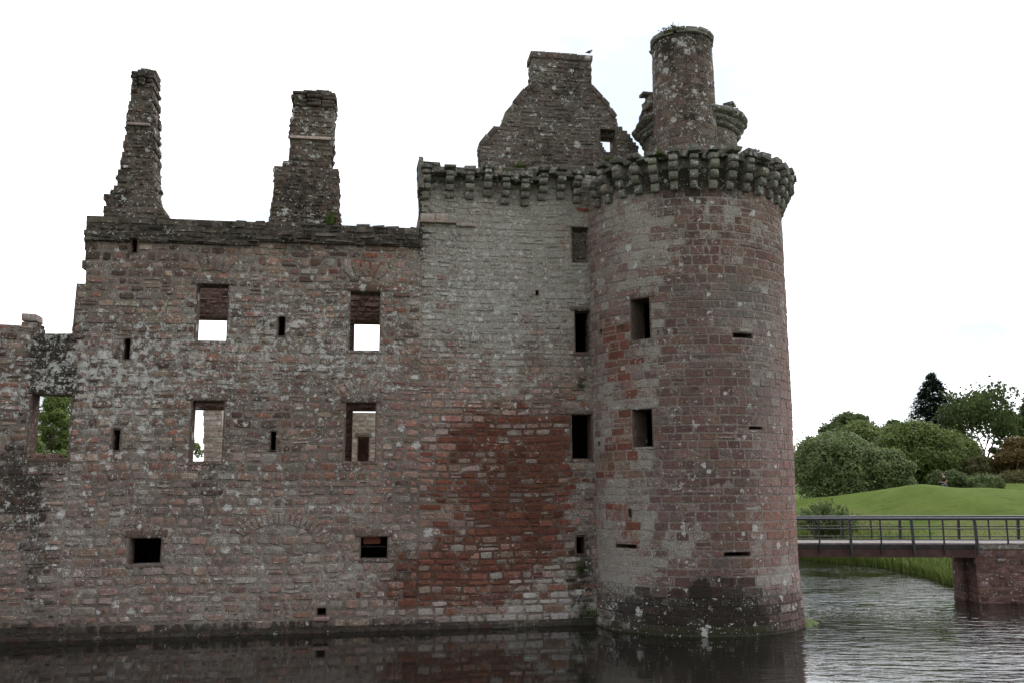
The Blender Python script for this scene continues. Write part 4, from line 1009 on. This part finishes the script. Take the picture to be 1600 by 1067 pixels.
def hgt(x, y):
    d = sdist(x, y, LAND); 
    bank = np.interp(d, [-3, -.6, 0, .5, 1.6, 4, 10], [-1.6, -.5, .02, .35, .85, 1.35, 1.75])
    cz = np.interp(x*YC/np.maximum(y, 20), cxs, czs)
    # crest ridge around Y=60, easing off behind
    k = np.clip((y-47)/(YC-47), 0, 1); k = k*k*(3-2*k)
    land = bank+(cz-1.75)*k*np.clip(d/9, 0, 1)*np.clip((x+60)/60, 0, 1)
    behind = np.clip((y-YC)/10, 0, 1); land = land-behind*.9*np.clip((x-5)/10, 0, 1)*(d > 0)
    # second mound further right
    P2 = at_depth(1575, 754.5, 72); s2 = np.exp(-(((x-P2[0]-4)/6.5)**2+((y-74)/4.)**2)); base2 = cz-.9
    land = np.where((d > 0), land+np.maximum(P2[2]-land, 0)*np.clip(s2*1.3, 0, 1), land)
    land = land+(.10*(vnoise(x/3., y/3., 41)-.5)+.25*(vnoise(x/9., y/9., 42)-.5)*(y < 52))*(d > 1)
    land = land+np.where(d > 0, .006*np.clip(y-130, 0, 400), 0)
    i = sdist(x, y, ISLE); isle = np.interp(i, [-2, -.3, 0, .8, 3], [-1.6, -.6, -.2, .8, 1.4])
    nn = sdist(x, y, NEAR); near = np.interp(nn, [-3, -.3, 0, 2, 5], [-1.6, -.4, .1, 1.8, 2.65])
    return np.maximum(np.maximum(land, isle), near)
gx_ = np.concatenate([[-3000, -1500, -800, -400, -250], np.arange(-150, -30, 3.), np.arange(-30, 10, 1.5), np.arange(10, 62, .55), np.arange(62, 140, 3.), [180, 260, 400, 800, 1500, 3000]])
gy_ = np.concatenate([[-1500, -400, -100, -40], np.arange(-20, 30, 2.), np.arange(30, 84, .6), np.arange(84, 200, 4.), [260, 400, 700, 1200, 2000, 3500]])
GX, GY = np.meshgrid(gx_, gy_); GZ = hgt(GX, GY)
nx, ny = len(gx_), len(gy_); idx = np.arange(nx*ny).reshape(ny, nx)
Fg = np.stack([idx[:-1, :-1], idx[:-1, 1:], idx[1:, 1:], idx[1:, :-1]], -1).reshape(-1, 4)
gm, nt, b = newmat('lawn_and_bank')
geo = N(nt, 'ShaderNodeNewGeometry'); P = geo.outputs['Position']
n1 = noise(nt, P, .35, 4, .6); n2 = noise(nt, P, 2.2, 6, .7); n3 = noise(nt, P, 11, 6, .75)
sepp = N(nt, 'ShaderNodeSeparateXYZ'); L(nt, P, sepp.inputs[0])
lawn = mixc(nt, ramp01(nt, math_(nt, 'ADD', math_(nt, 'MULTIPLY', n1, .5), math_(nt, 'MULTIPLY', n2, .5)), .3, .7), (.11, .175, .028), (.19, .27, .052))
mpl = N(nt, 'ShaderNodeMapping'); L(nt, P, mpl.inputs[0]); mpl.inputs['Rotation'].default_value = (0, 0, .5); mpl.inputs['Scale'].default_value = (.25, 1.6, 1)
str_ = noise(nt, mpl.outputs[0], 1.2, 5, .65)
lawn = mixc(nt, math_(nt, 'MULTIPLY', ramp01(nt, str_, .42, .62), .55), lawn, (.205, .265, .070))
lawn = mixc(nt, math_(nt, 'MULTIPLY', ramp01(nt, n3, .5, .75), .45), lawn, (.20, .27, .075))
dry = math_(nt, 'MULTIPLY', ramp01(nt, math_(nt, 'ADD', n1, math_(nt, 'MULTIPLY', n2, .5)), .62, .85), math_(nt, 'SUBTRACT', 1, ramp01(nt, sepp.outputs[2], 1.9, 3.2)))
lawn = mixc(nt, math_(nt, 'MULTIPLY', dry, .7), lawn, (.24, .22, .10))
mud = math_(nt, 'SUBTRACT', 1, ramp01(nt, sepp.outputs[2], .05, .45))
lawn = mixc(nt, mud, lawn, (.045, .04, .03))
L(nt, lawn, b.inputs['Base Color']); b.inputs['Roughness'].default_value = .95; b.inputs['Specular IOR Level'].default_value = .1
bp = N(nt, 'ShaderNodeBump'); bp.inputs['Distance'].default_value = .3; L(nt, n3, bp.inputs['Height']); L(nt, bp.outputs[0], b.inputs['Normal'])
o = mesh_obj('ground', np.stack([GX, GY, GZ], -1).reshape(-1, 3), Fg, gm, None, smooth=True); o['kind'] = 'structure'
# water
wm, nt, b = newmat('moat_water')
geo = N(nt, 'ShaderNodeNewGeometry'); P = geo.outputs['Position']
sepp = N(nt, 'ShaderNodeSeparateXYZ'); L(nt, P, sepp.inputs[0])
mp = N(nt, 'ShaderNodeMapping'); L(nt, P, mp.inputs[0]); mp.inputs['Rotation'].default_value = (0, 0, math.radians(8)); mp.inputs['Scale'].default_value = (.5, 1.6, 1)
w1 = noise(nt, mp.outputs[0], 2.0, 1, .4, .6); w2 = noise(nt, mp.outputs[0], 5.6, 2, .5, .3); w3 = noise(nt, P, .25, 3, .5)
hh = math_(nt, 'ADD', math_(nt, 'MULTIPLY', w1, .066), math_(nt, 'MULTIPLY', w2, .026))
# sheltered (calm) water in front of the range, ruffled right of the tower
expo = ramp01(nt, math_(nt, 'ADD', sepp.outputs[0], math_(nt, 'MULTIPLY', w3, 3.)), 4.5, 13.)
amp = math_(nt, 'MULTIPLY_ADD', expo, .97, .03)
hh = math_(nt, 'MULTIPLY', hh, math_(nt, 'MULTIPLY', amp, ramp01(nt, w3, .2, .6)))
bp = N(nt, 'ShaderNodeBump'); bp.inputs['Distance'].default_value = 1.; bp.inputs['Strength'].default_value = 1.; L(nt, hh, bp.inputs['Height'])
b.inputs['Base Color'].default_value = (.012, .011, .009, 1); b.inputs['Roughness'].default_value = .02; b.inputs['IOR'].default_value = 1.34
L(nt, bp.outputs[0], b.inputs['Normal'])
o = mesh_obj('moat_water', [(-900, -900, 0), (1500, -900, 0), (1500, 1500, 0), (-900, 1500, 0)], [(0, 1, 2, 3)], wm); o['kind'] = 'structure'

# grasses and reeds on the far bank
def hg1(x, y): return hgt(np.array([x]), np.array([y]))[0]
V = []; Fs = []; lv = []
edge = [np.array(p) for p in ((19.3, 37.4), (19.6, 41.3), (20.3, 46), (20.2, 50.3), (17.6, 56.5), (10, 63), (4, 65.5))]
pts = []
for a, b_ in zip(edge[:-1], edge[1:]):
    Ls = np.linalg.norm(b_-a); d = (b_-a)/Ls; nrm = np.array([d[1], -d[0]])
    for _ in range(int(Ls*420)):
        t = random.random()*Ls; o_ = random.random()**1.6*4.2-.15; q_ = a+d*t+nrm*o_; pts.append((q_[0], q_[1], o_))
for _ in range(9000):
    x = random.uniform(18, 46); y = random.uniform(37, 52); pts.append((x, y, 5))
PA = np.array(pts); dl = sdist(PA[:, 0], PA[:, 1], LAND); keep = dl > -.25; PA = PA[keep]; dl = dl[keep]; HZ = hgt(PA[:, 0], PA[:, 1])
for (x, y, o_), z, dd in zip(PA, HZ, dl):
    h_ = random.uniform(.45, 1.0)*(1. if dd < 1.8 else .45 if dd < 3 else .16); a = random.uniform(0, 6.283); ln = Vector((math.cos(a), math.sin(a), 0))*h_*random.uniform(.1, .6); sd = Vector((math.cos(a+1.6), math.sin(a+1.6), 0))*random.uniform(.018, .04)
    b_ = Vector((x, y, z-.05)); i = len(V); p1 = b_+Vector((0, 0, h_*.6))+ln*.35; p2 = b_+Vector((0, 0, h_*.95))+ln
    V += [tuple(b_-sd), tuple(b_+sd), tuple(p1+sd*.8), tuple(p1-sd*.8), tuple(p2)]; Fs += [(i, i+1, i+2, i+3), (i+3, i+2, i+4)]; lv += [random.random()]*5
REED = foliage('bank_grass', (.07, .115, .020), (.24, .31, .08), .25)
o = mesh_obj('bank_grass', V, Fs, REED, None, {'lv': lv}); settag(o, 'tall rough grass along the far bank under and behind the footbridge', 'grass', kind='stuff')

# ================================================================== TREES
FM = {'willow': foliage('willow_leaves', (.055, .085, .036), (.24, .30, .125)), 'dark': foliage('dark_leaves', (.026, .044, .018), (.13, .175, .06)),
      'mid': foliage('mid_leaves', (.038, .064, .020), (.205, .265, .075)), 'conifer': foliage('conifer_needles', (.012, .023, .016), (.045, .068, .045), .1),
      'autumn': foliage('autumn_leaves', (.06, .045, .015), (.20, .14, .045)), 'olive': foliage('olive_leaves', (.05, .055, .02), (.16, .15, .06))}
def leaves_on(puffs, n, size, up=.35, seed=0, gap=0.):
    rs = np.random.RandomState(seed); w = np.array([p[3]**2 for p in puffs]); w /= w.sum(); k = rs.choice(len(puffs), n, p=w); Pf = np.array(puffs)
    d = rs.normal(size=(n, 3)); d /= np.linalg.norm(d, axis=1, keepdims=True); d[:, 2] = np.where((d[:, 2] < -.35) & (rs.rand(n) < .5), -d[:, 2], d[:, 2])
    lump = (vnoise(d[:, 0]*3+k*7.1, d[:, 2]*3+d[:, 1]*2, seed)-.4)[:, None]; r = Pf[k, 3:4]*(.58+.40*rs.rand(n, 1)**.6+.45*lump+.5*(rs.rand(n, 1) < .04)*rs.rand(n, 1))*np.array([[1, 1, .82]])
    c = Pf[k, :3]+d*r
    nrm = d*.9+rs.normal(size=(n, 3))*.65; nrm /= np.linalg.norm(nrm, axis=1, keepdims=True)
    t = np.cross(nrm, rs.normal(size=(n, 3))); t /= np.linalg.norm(t, axis=1, keepdims=True); bt = np.cross(nrm, t)
    s = size*(.55+.9*rs.rand(n, 1))
    V = np.stack([c-t*s, c-bt*s*.5+t*s*.1, c+t*s, c+bt*s*.55], 1).reshape(-1, 3)
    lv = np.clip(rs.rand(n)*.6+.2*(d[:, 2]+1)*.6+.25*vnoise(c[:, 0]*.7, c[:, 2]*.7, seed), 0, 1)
    Fa = np.arange(n*4).reshape(n, 4); return V, Fa, np.repeat(lv, 4)
def limb_mesh(P, top, hw, seed, n=7, r=.25):
    rnd = random.Random(seed); mb = MB(); P = Vector(P)
    mb.tube([P-Vector((0, 0, .4)), P+Vector((0, 0, (top-P.z)*.35)), P+Vector((rnd.uniform(-.3, .3), 0, (top-P.z)*.8))], [r*1.3, r, r*.3], 8)
    for k in range(n):
        a = rnd.uniform(0, 6.28); z = (top-P.z)*rnd.uniform(.25, .6); b = P+Vector((0, 0, z)); d = Vector((math.cos(a), math.sin(a), rnd.uniform(.5, 1.1))); l = hw*rnd.uniform(.6, .95)
        m = b+d*l*.5+Vector((0, 0, .1*l)); e = b+d*l
        mb.tube([b, m, e], [r*.5, r*.32, r*.1], 6)
        for q in range(3):
            d2 = (d+Vector((rnd.uniform(-1, 1), rnd.uniform(-1, 1), rnd.uniform(-.2, .8)))).normalized(); mb.tube([m, m+d2*l*.5], [r*.22, r*.06], 5)
    return mb
def tree(px, top_py, hwpx, Y, kind, label, base=None, n=9000, size=None, name='tree', squash=1., seed=1, npf=30, low=.0, group='trees beyond the lawn', leafk=1.):
    rnd = random.Random(seed); T_ = at_depth(px, top_py, Y); hw = hwpx*Y/F; gz = base if base is not None else float(hg1(T_[0], T_[1])); top = T_[2]; Hh = top-gz
    t = thing(name, label, 'tree' if 'tree' in name or 'conifer' in name else 'bush', (T_[0], T_[1], gz), group)
    puffs = []
    for i in range(int(npf*2.2)):
        a = rnd.uniform(0, 6.283); e = rnd.uniform(-1, 1)
        q = math.sqrt(max(0, 1-e*e)) if e > 0 else 1-.12*abs(e)
        rad = hw*rnd.uniform(.14, .34)
        rr_ = (hw-rad)*q*rnd.uniform(.55, 1.)
        zc = gz+Hh*(.5+low)+e*(Hh*(.5-low)-rad*.75)
        puffs.append((T_[0]+rr_*math.cos(a), T_[1]+rr_*math.sin(a)*.9, max(zc, gz+rad*.5), rad))
    puffs.append((T_[0], T_[1], top-hw*.36, hw*.42))
    V, Fa, lv = leaves_on(puffs, int(n*leafk*3), (size or max(.10, Y*.0022))*.62, seed=seed)
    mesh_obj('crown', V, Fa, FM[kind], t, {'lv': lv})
    limb_mesh((T_[0], T_[1], gz), top-hw*.3, hw*.9, seed, r=.05+.035*hw).build('trunk', BARK, t, smooth=True)
    return t
tree(1300, 676, 88, 70, 'willow', 'grey-green willow bush beside the round tower, lowest at its right', name='willow_bush', n=16000, seed=3, npf=36, size=.16)
tree(1385, 700, 45, 68, 'willow', 'low grey-green bush on the right of the willow behind the lawn', name='willow_bush', n=8000, seed=4, size=.15)
tree(1325, 643, 62, 120, 'dark', 'dark domed tree farthest back beside the round tower', name='domed_tree', n=9000, seed=5, size=.3)
tree(1345, 657, 62, 92, 'mid', 'feathery mid-green tree behind the willow bush', name='round_tree', n=13000, seed=6, npf=34)
tree(1425, 658, 82, 84, 'mid', 'broad rounded dark green tree at the middle of the tree line', name='round_tree', n=20000, seed=7, npf=40)
tree(1385, 664, 55, 98, 'mid', 'green tree filling the middle of the far tree line', name='round_tree', n=11000, seed=38)
tree(1480, 672, 55, 88, 'mid', 'rounded green tree just below and right of the conifer', name='round_tree', n=12000, seed=8)
tree(1395, 655, 30, 125, 'dark', 'small far tree top left of the conifer', name='round_tree', n=4000, seed=18, size=.25)
tree(1572, 640, 34, 108, 'dark', 'dense dark tree to the right of the airy tree', name='dense_tree', n=9000, seed=9)
tree(1612, 618, 34, 112, 'dark', 'dark tree cut by the right edge of the view', name='dense_tree', n=8000, seed=10)
tree(1500, 690, 40, 100, 'dark', 'dark bushy tree under the airy tree', name='dense_tree', n=8000, seed=19)
tree(1528, 712, 42, 82, 'olive', 'olive and brown bush left of the orange one', name='olive_bush', n=9000, seed=11)
tree(1595, 680, 50, 80, 'autumn', 'orange-brown autumn bush at the right edge', name='autumn_bush', n=13000, seed=12)
tree(1655, 690, 60, 84, 'autumn', 'orange-brown bush beyond the right edge', name='autumn_bush', n=5000, seed=22)
tree(1533, 741, 34, 72, 'willow', 'low pale green bush right of the walking person', name='low_bush', n=7000, seed=13, npf=18)
tree(1180, 690, 80, 84, 'mid', 'green tree behind the round tower', name='round_tree', n=5000, seed=14)
tree(1480, 735, 40, 74, 'dark', 'dark undergrowth behind the walking person', name='low_bush', n=7000, seed=23, npf=18)
tree(1590, 735, 45, 78, 'olive', 'low brownish bush under the orange one', name='low_bush', n=6000, seed=24, npf=18)
tree(1740, 640, 90, 100, 'mid', 'broad tree beyond the right edge of the view', name='round_tree', n=6000, seed=25)
sp = at_depth(1292, 800, 56.0); sz = float(hg1(sp[0], sp[1]))
ws = thing('willow_shrub', 'small wispy willow shrub on the bank behind the footbridge', 'bush', (sp[0], sp[1], sz))
V = []; Fs = []; lv = []; mb = MB(); rnd = random.Random(4)
for i in range(150):
    a = rnd.uniform(0, 6.283); tl_ = rnd.random()**.7; b_ = Vector((sp[0]+.25*math.cos(a), sp[1]+.2*math.sin(a), sz-.05)); e = Vector((sp[0]+2.1*tl_*math.cos(a), sp[1]+1.4*tl_*math.sin(a), sz+rnd.uniform(1.3, 2.75)*(1-.35*tl_))); m = (b_+e)/2+Vector((0, 0, .25))
    if i % 3 == 0: mb.tube([b_, m, e], [.014, .009, .003], 5, cap=False)
    for j in range(46):
        f = .15+.85*rnd.random(); p = b_*(1-f)**2+m*2*f*(1-f)+e*f*f+Vector([rnd.gauss(0, .07) for _ in range(3)]); d = ((e-b_).normalized()+Vector([rnd.gauss(0, .5) for _ in range(3)])).normalized(); q = d.cross(Vector([rnd.gauss(0, 1) for _ in range(3)])).normalized()*.05; k0 = len(V)
        V += [tuple(p-q), tuple(p+d*.20), tuple(p+q), tuple(p-d*.08)]; Fs.append((k0, k0+1, k0+2, k0+3)); lv += [rnd.random()]*4
mesh_obj('crown', V, np.array(Fs), FM['willow'], ws, {'lv': lv}); mb.build('trunk', BARK, ws)
# left trees, seen through the openings
tree(88, 612, 40, 78, 'mid', 'green tree framed by the see-through opening at the far left', name='round_tree', n=14000, seed=16, base=1.4)
tree(118, 596, 66, 95, 'dark', 'taller green tree behind the far left opening', name='round_tree', n=6000, seed=26, base=1.4)
tree(288, 668, 36, 80, 'mid', 'green tree glimpsed in the lower left range window', name='round_tree', n=7000, seed=17, base=1.4)
tree(-60, 600, 70, 85, 'mid', 'green tree beyond the castle wall, past the left edge', name='round_tree', n=5000, seed=27, base=1.4)
tree(45, 672, 45, 66, 'mid', 'low green bush at the foot of the far left opening', name='low_bush', n=6000, seed=36, base=1.4)
# conifer
T_ = at_depth(1455, 583, 112); gz = float(hg1(T_[0], T_[1])); Hc = T_[2]-gz
t = thing('conifer', 'tall dark pointed conifer above the tree line', 'tree', (T_[0], T_[1], gz), 'trees beyond the lawn')
V = []; Fs = []; lv = []; rnd = random.Random(5); base_hw = 46*112/F*2.1
for i in range(1300):
    f = rnd.random()**.75; z = gz+Hc*(1-f); R1 = base_hw*(f**.85)*rnd.uniform(.7, 1.1)+.15; a = rnd.uniform(0, 6.283)
    for j in range(22):
        s_ = rnd.random()**.45*R1; p = Vector((T_[0]+math.cos(a)*s_+rnd.gauss(0, .12+.06*s_), T_[1]+math.sin(a)*s_+rnd.gauss(0, .12+.06*s_), z+.12*s_-.02*s_*s_+rnd.gauss(0, .10)-.25*abs(s_)*.8))
        d = Vector((math.cos(a)+rnd.gauss(0, .5), math.sin(a)+rnd.gauss(0, .5), rnd.gauss(-.2, .35))).normalized(); sd = d.cross(Vector((rnd.gauss(0, .3), rnd.gauss(0, .3), 1))).normalized()*.12; q = .36*rnd.uniform(.6, 1.3)
        i0 = len(V); V += [tuple(p-sd), tuple(p+d*q), tuple(p+sd), tuple(p-d*q*.4)]; Fs.append((i0, i0+1, i0+2, i0+3)); lv += [rnd.random()*.8]*4
mesh_obj('crown', V, np.array(Fs), FM['conifer'], t, {'lv': lv})
mb = MB(); mb.tube([(T_[0], T_[1], gz-.3), (T_[0], T_[1], gz+Hc*.6), (T_[0], T_[1], gz+Hc*.98)], [.35, .22, .03], 8); mb.build('trunk', BARK, t)
# airy tree
T_ = at_depth(1530, 592, 104); gz = float(hg1(T_[0], T_[1])); Ht = T_[2]-gz; hw = 48*104/F
t = thing('airy_tree', 'thin-crowned airy tree with sky showing through, right of the conifer', 'tree', (T_[0], T_[1], gz), 'trees beyond the lawn')
mb = MB(); tips = []; rnd = random.Random(21)
def grow(p, d, l, r, lev):
    e = p+d*l+Vector((0, 0, .05*l)); mb.tube([p, (p+e)/2+Vector((rnd.gauss(0, .05*l), rnd.gauss(0, .05*l), 0)), e], [r, r*.8, r*.6], 6, cap=False)
    if lev >= 2: tips.append((e, lev)); tips.append(((p+e)/2, lev))
    if lev == 5: return
    for k in range(3 if lev < 4 else 2):
        nd = (d+Vector((rnd.gauss(0, .55), rnd.gauss(0, .55), rnd.gauss(.05, .3)))).normalized(); grow(e, nd, l*rnd.uniform(.62, .85), r*.55, lev+1)
base = Vector((T_[0]-.4, T_[1], gz))
grow(base, Vector((.02, 0, 1)), Ht*.26, .22, 0); grow(base+Vector((.4, .3, Ht*.25)), Vector((.45, 0, 1)).normalized(), Ht*.22, .14, 1); grow(base+Vector((-.1, .1, Ht*.3)), Vector((-.4, 0, 1)).normalized(), Ht*.2, .12, 1)
mb.build('trunk', BARK, t)
V = []; Fs = []; lv = []
for e, lev in tips:
    if e.z > T_[2]+.3 or abs(e.x-T_[0]) > hw: continue
    for _ in range(rnd.choice([2, 5, 12])):
        p = e+Vector([rnd.gauss(0, .38) for _ in range(3)]); a = Vector([rnd.gauss(0, 1) for _ in range(3)]).normalized(); b_ = a.cross(Vector((rnd.random(), 1, .3))).normalized(); s_ = rnd.uniform(.12, .26)
        i0 = len(V); V += [tuple(p-a*s_), tuple(p+b_*s_*.6), tuple(p+a*s_), tuple(p-b_*s_*.6)]; Fs.append((i0, i0+1, i0+2, i0+3)); lv += [rnd.random()]*4
mesh_obj('crown', V, np.array(Fs), FM['dark'], t, {'lv': lv})

# ================================================================== PERSON
SKIN = simple('skin', (.45, .26, .19), .6, 20, .1, 0); SHIRT = simple('black_tshirt', (.012, .012, .016), .9, 20, .2, .002); JEANS = simple('blue_jeans', (.10, .13, .20), .9, 20, .25, .002); HAIR = simple('dark_hair', (.02, .014, .01), .8, 30, .3, .004)
Pp = at_depth(1476, 757, 61.5); gz = float(hg1(Pp[0], Pp[1])); topz = at_depth(1476, 737, 61.5)[2]
gz = min(gz, topz-1.75) if topz-gz < 1.6 else gz
pe = thing('person', 'person in black t-shirt and blue jeans walking left behind the grassy mound, arms bent', 'person', (Pp[0], Pp[1], gz))
# joints in local space: facing -X (left), y = depth
def skin(name, joints, edges, mat, parent, sub=2):
    me = bpy.data.meshes.new(name); me.from_pydata([j[:3] for j in joints], edges, []); o = bpy.data.objects.new(name, me); COL.objects.link(o); o.parent = parent
    sk = o.modifiers.new('skin', 'SKIN'); ss = o.modifiers.new('sub', 'SUBSURF'); ss.levels = sub; ss.render_levels = sub
    for v, j in zip(me.skin_vertices[0].data, joints): v.radius = (j[3], j[4] if len(j) > 4 else j[3])
    me.skin_vertices[0].data[0].use_root = True
    me.materials.append(mat); return o
S_ = (topz-gz)/1.80 if abs((topz-gz)/1.80-1) < .2 else 1.
J = [(0, 0, .95, .13, .15), (-.02, 0, 1.15, .115, .15), (-.03, 0, 1.36, .12, .17), (-.04, 0, 1.50, .06), (-.05, 0, 1.58, .055), (-.07, 0, 1.67, .10, .085), (-.055, 0, 1.74, .085, .075),
     (-.03, .20, 1.42, .055), (.06, .24, 1.15, .042), (-.17, .20, 1.10, .033), (-.25, .17, 1.12, .03),
     (-.03, -.20, 1.42, .055), (.06, -.25, 1.15, .042), (-.17, -.22, 1.09, .033), (-.25, -.20, 1.10, .03),
     (0, .09, .88, .095), (-.20, .10, .50, .062), (-.16, .10, .10, .042), (-.28, .10, .04, .035),
     (.02, -.09, .88, .095), (.10, -.10, .50, .062), (.36, -.10, .16, .042), (.28, -.10, .05, .035)]
E_ = [(0, 1), (1, 2), (2, 3), (3, 4), (4, 5), (5, 6), (2, 7), (7, 8), (8, 9), (9, 10), (2, 11), (11, 12), (12, 13), (13, 14), (0, 15), (15, 16), (16, 17), (17, 18), (0, 19), (19, 20), (20, 21), (21, 22)]
# five fingers and thumb per hand
for hi in (10, 14):
    hx, hy, hz_ = J[hi][:3]
    for k, (dy, ln) in enumerate(((-.03, .07), (-.01, .08), (.01, .075), (.03, .06), (-.045, .05))):
        J.append((hx-.03, hy+dy, hz_+(.02 if k == 4 else 0), .009)); E_.append((hi, len(J)-1)); J.append((hx-.03-ln*.7, hy+dy, hz_-.01+(.03 if k == 4 else 0), .008)); E_.append((len(J)-2, len(J)-1)); J.append((hx-.03-ln, hy+dy, hz_-.03+(.04 if k == 4 else 0), .007)); E_.append((len(J)-2, len(J)-1))
J = [(j[0]*S_, j[1]*S_, j[2]*S_)+tuple(q*S_ for q in j[3:]) for j in J]
body = skin('body', J, E_, SKIN, pe)
def sc_(js): return [(j[0]*S_, j[1]*S_, j[2]*S_)+tuple(q*S_ for q in j[3:]) for j in js]
skin('shirt', sc_([(0, 0, .95, .17, .18), (-.02, 0, 1.15, .165, .185), (-.03, 0, 1.36, .165, .20), (-.035, 0, 1.47, .075), (-.03, .20, 1.42, .075), (.02, .225, 1.26, .065), (-.03, -.20, 1.42, .075), (.02, -.23, 1.26, .065)]), [(0, 1), (1, 2), (2, 3), (2, 4), (4, 5), (2, 6), (6, 7)], SHIRT, pe)
skin('jeans', sc_([(0, 0, .97, .14, .16), (0, .09, .88, .11), (-.20, .10, .50, .078), (-.17, .10, .12, .062), (.02, -.09, .88, .11), (.10, -.10, .50, .078), (.34, -.10, .19, .062)]), [(0, 1), (1, 2), (2, 3), (0, 4), (4, 5), (5, 6)], JEANS, pe)
skin('hair', sc_([(.0, 0, 1.66, .085, .09), (-.025, 0, 1.75, .10, .095), (-.07, 0, 1.79, .075, .075)]), [(0, 1), (1, 2)], HAIR, pe, 2)
mb = MB(); mb.box((-.165*S_, 0, 1.655*S_), .03*S_, .022*S_, .04*S_); nb = MB()
o = mesh_obj('nose', np.array(mb.V)+np.array([Pp[0], Pp[1], gz]), mb.F, SKIN, pe)
for s in (-1, 1):
    mb = MB(); mb.box((-.150*S_, s*.03*S_, 1.685*S_), .012, .02, .012); mesh_obj('eye', np.array(mb.V)+np.array([Pp[0], Pp[1], gz]), mb.F, HAIR, pe)

# ================================================================== LIGHT
SUN_EL, SUN_AZ = math.radians(48), math.radians(35)     # azimuth measured from +Y (behind the castle) towards +X
wd = bpy.data.worlds.new('World'); SC.world = wd; wd.use_nodes = True; nt = wd.node_tree
bg = nt.nodes['Background']; out = nt.nodes['World Output']
sky = N(nt, 'ShaderNodeTexSky', sky_type='NISHITA'); sky.sun_disc = False; sky.sun_elevation = SUN_EL; sky.sun_rotation = SUN_AZ
tc = N(nt, 'ShaderNodeTexCoord'); vec = tc.outputs['Generated']
sv = N(nt, 'ShaderNodeSeparateXYZ'); L(nt, vec, sv.inputs[0])
zz = math_(nt, 'ADD', math_(nt, 'MAXIMUM', sv.outputs[2], 0.), .25)
dx = math_(nt, 'DIVIDE', sv.outputs[0], zz); dy = math_(nt, 'DIVIDE', sv.outputs[1], zz)
cv = N(nt, 'ShaderNodeCombineXYZ'); L(nt, math_(nt, 'ADD', dx, 1.3), cv.inputs[0]); L(nt, math_(nt, 'ADD', dy, 5.2), cv.inputs[1])
cl = noise(nt, cv.outputs[0], 1.7, 7, .55, .3)
cover = ramp01(nt, cl, .28, .60)
shade = noise(nt, cv.outputs[0], 1.1, 6, .6)
cc = mixc(nt, ramp01(nt, shade, .38, .60), (3.1, 3.3, 3.55), (11.8, 11.7, 11.6))
hz = ramp01(nt, sv.outputs[2], .0, .12)
skyb = mixc(nt, .55, sky.outputs[0], (2.5, 3.3, 4.3))
colr = mixc(nt, math_(nt, 'MULTIPLY_ADD', cover, .6, .4), skyb, cc)
sd_ = N(nt, 'ShaderNodeVectorMath', operation='DOT_PRODUCT'); L(nt, vec, sd_.inputs[0]); sd_.inputs[1].default_value = (math.sin(SUN_AZ)*.9, math.cos(SUN_AZ)*.9, .43)
gl = ramp01(nt, sd_.outputs['Value'], -.2, .95)   # the cloud is brighter round the veiled sun
colr = mixc(nt, 1., colr, math_(nt, 'MULTIPLY_ADD', gl, 1.35, .92), 'MULTIPLY')
L(nt, colr, bg.inputs['Color']); bg.inputs['Strength'].default_value = .1
sd = bpy.data.lights.new('sun', 'SUN'); sd.energy = 1.0; sd.angle = math.radians(20); sd.color = (1, .97, .93)
so = bpy.data.objects.new('sun', sd); COL.objects.link(so)
dirv = Vector((math.sin(SUN_AZ)*math.cos(SUN_EL), math.cos(SUN_AZ)*math.cos(SUN_EL), math.sin(SUN_EL)))
so.rotation_euler = (-dirv).to_track_quat('-Z', 'Y').to_euler(); so.location = (20, 60, 60)
SC.view_settings.view_transform = 'Standard'; SC.view_settings.look = 'None'; SC.view_settings.exposure = .4; SC.view_settings.gamma = 1
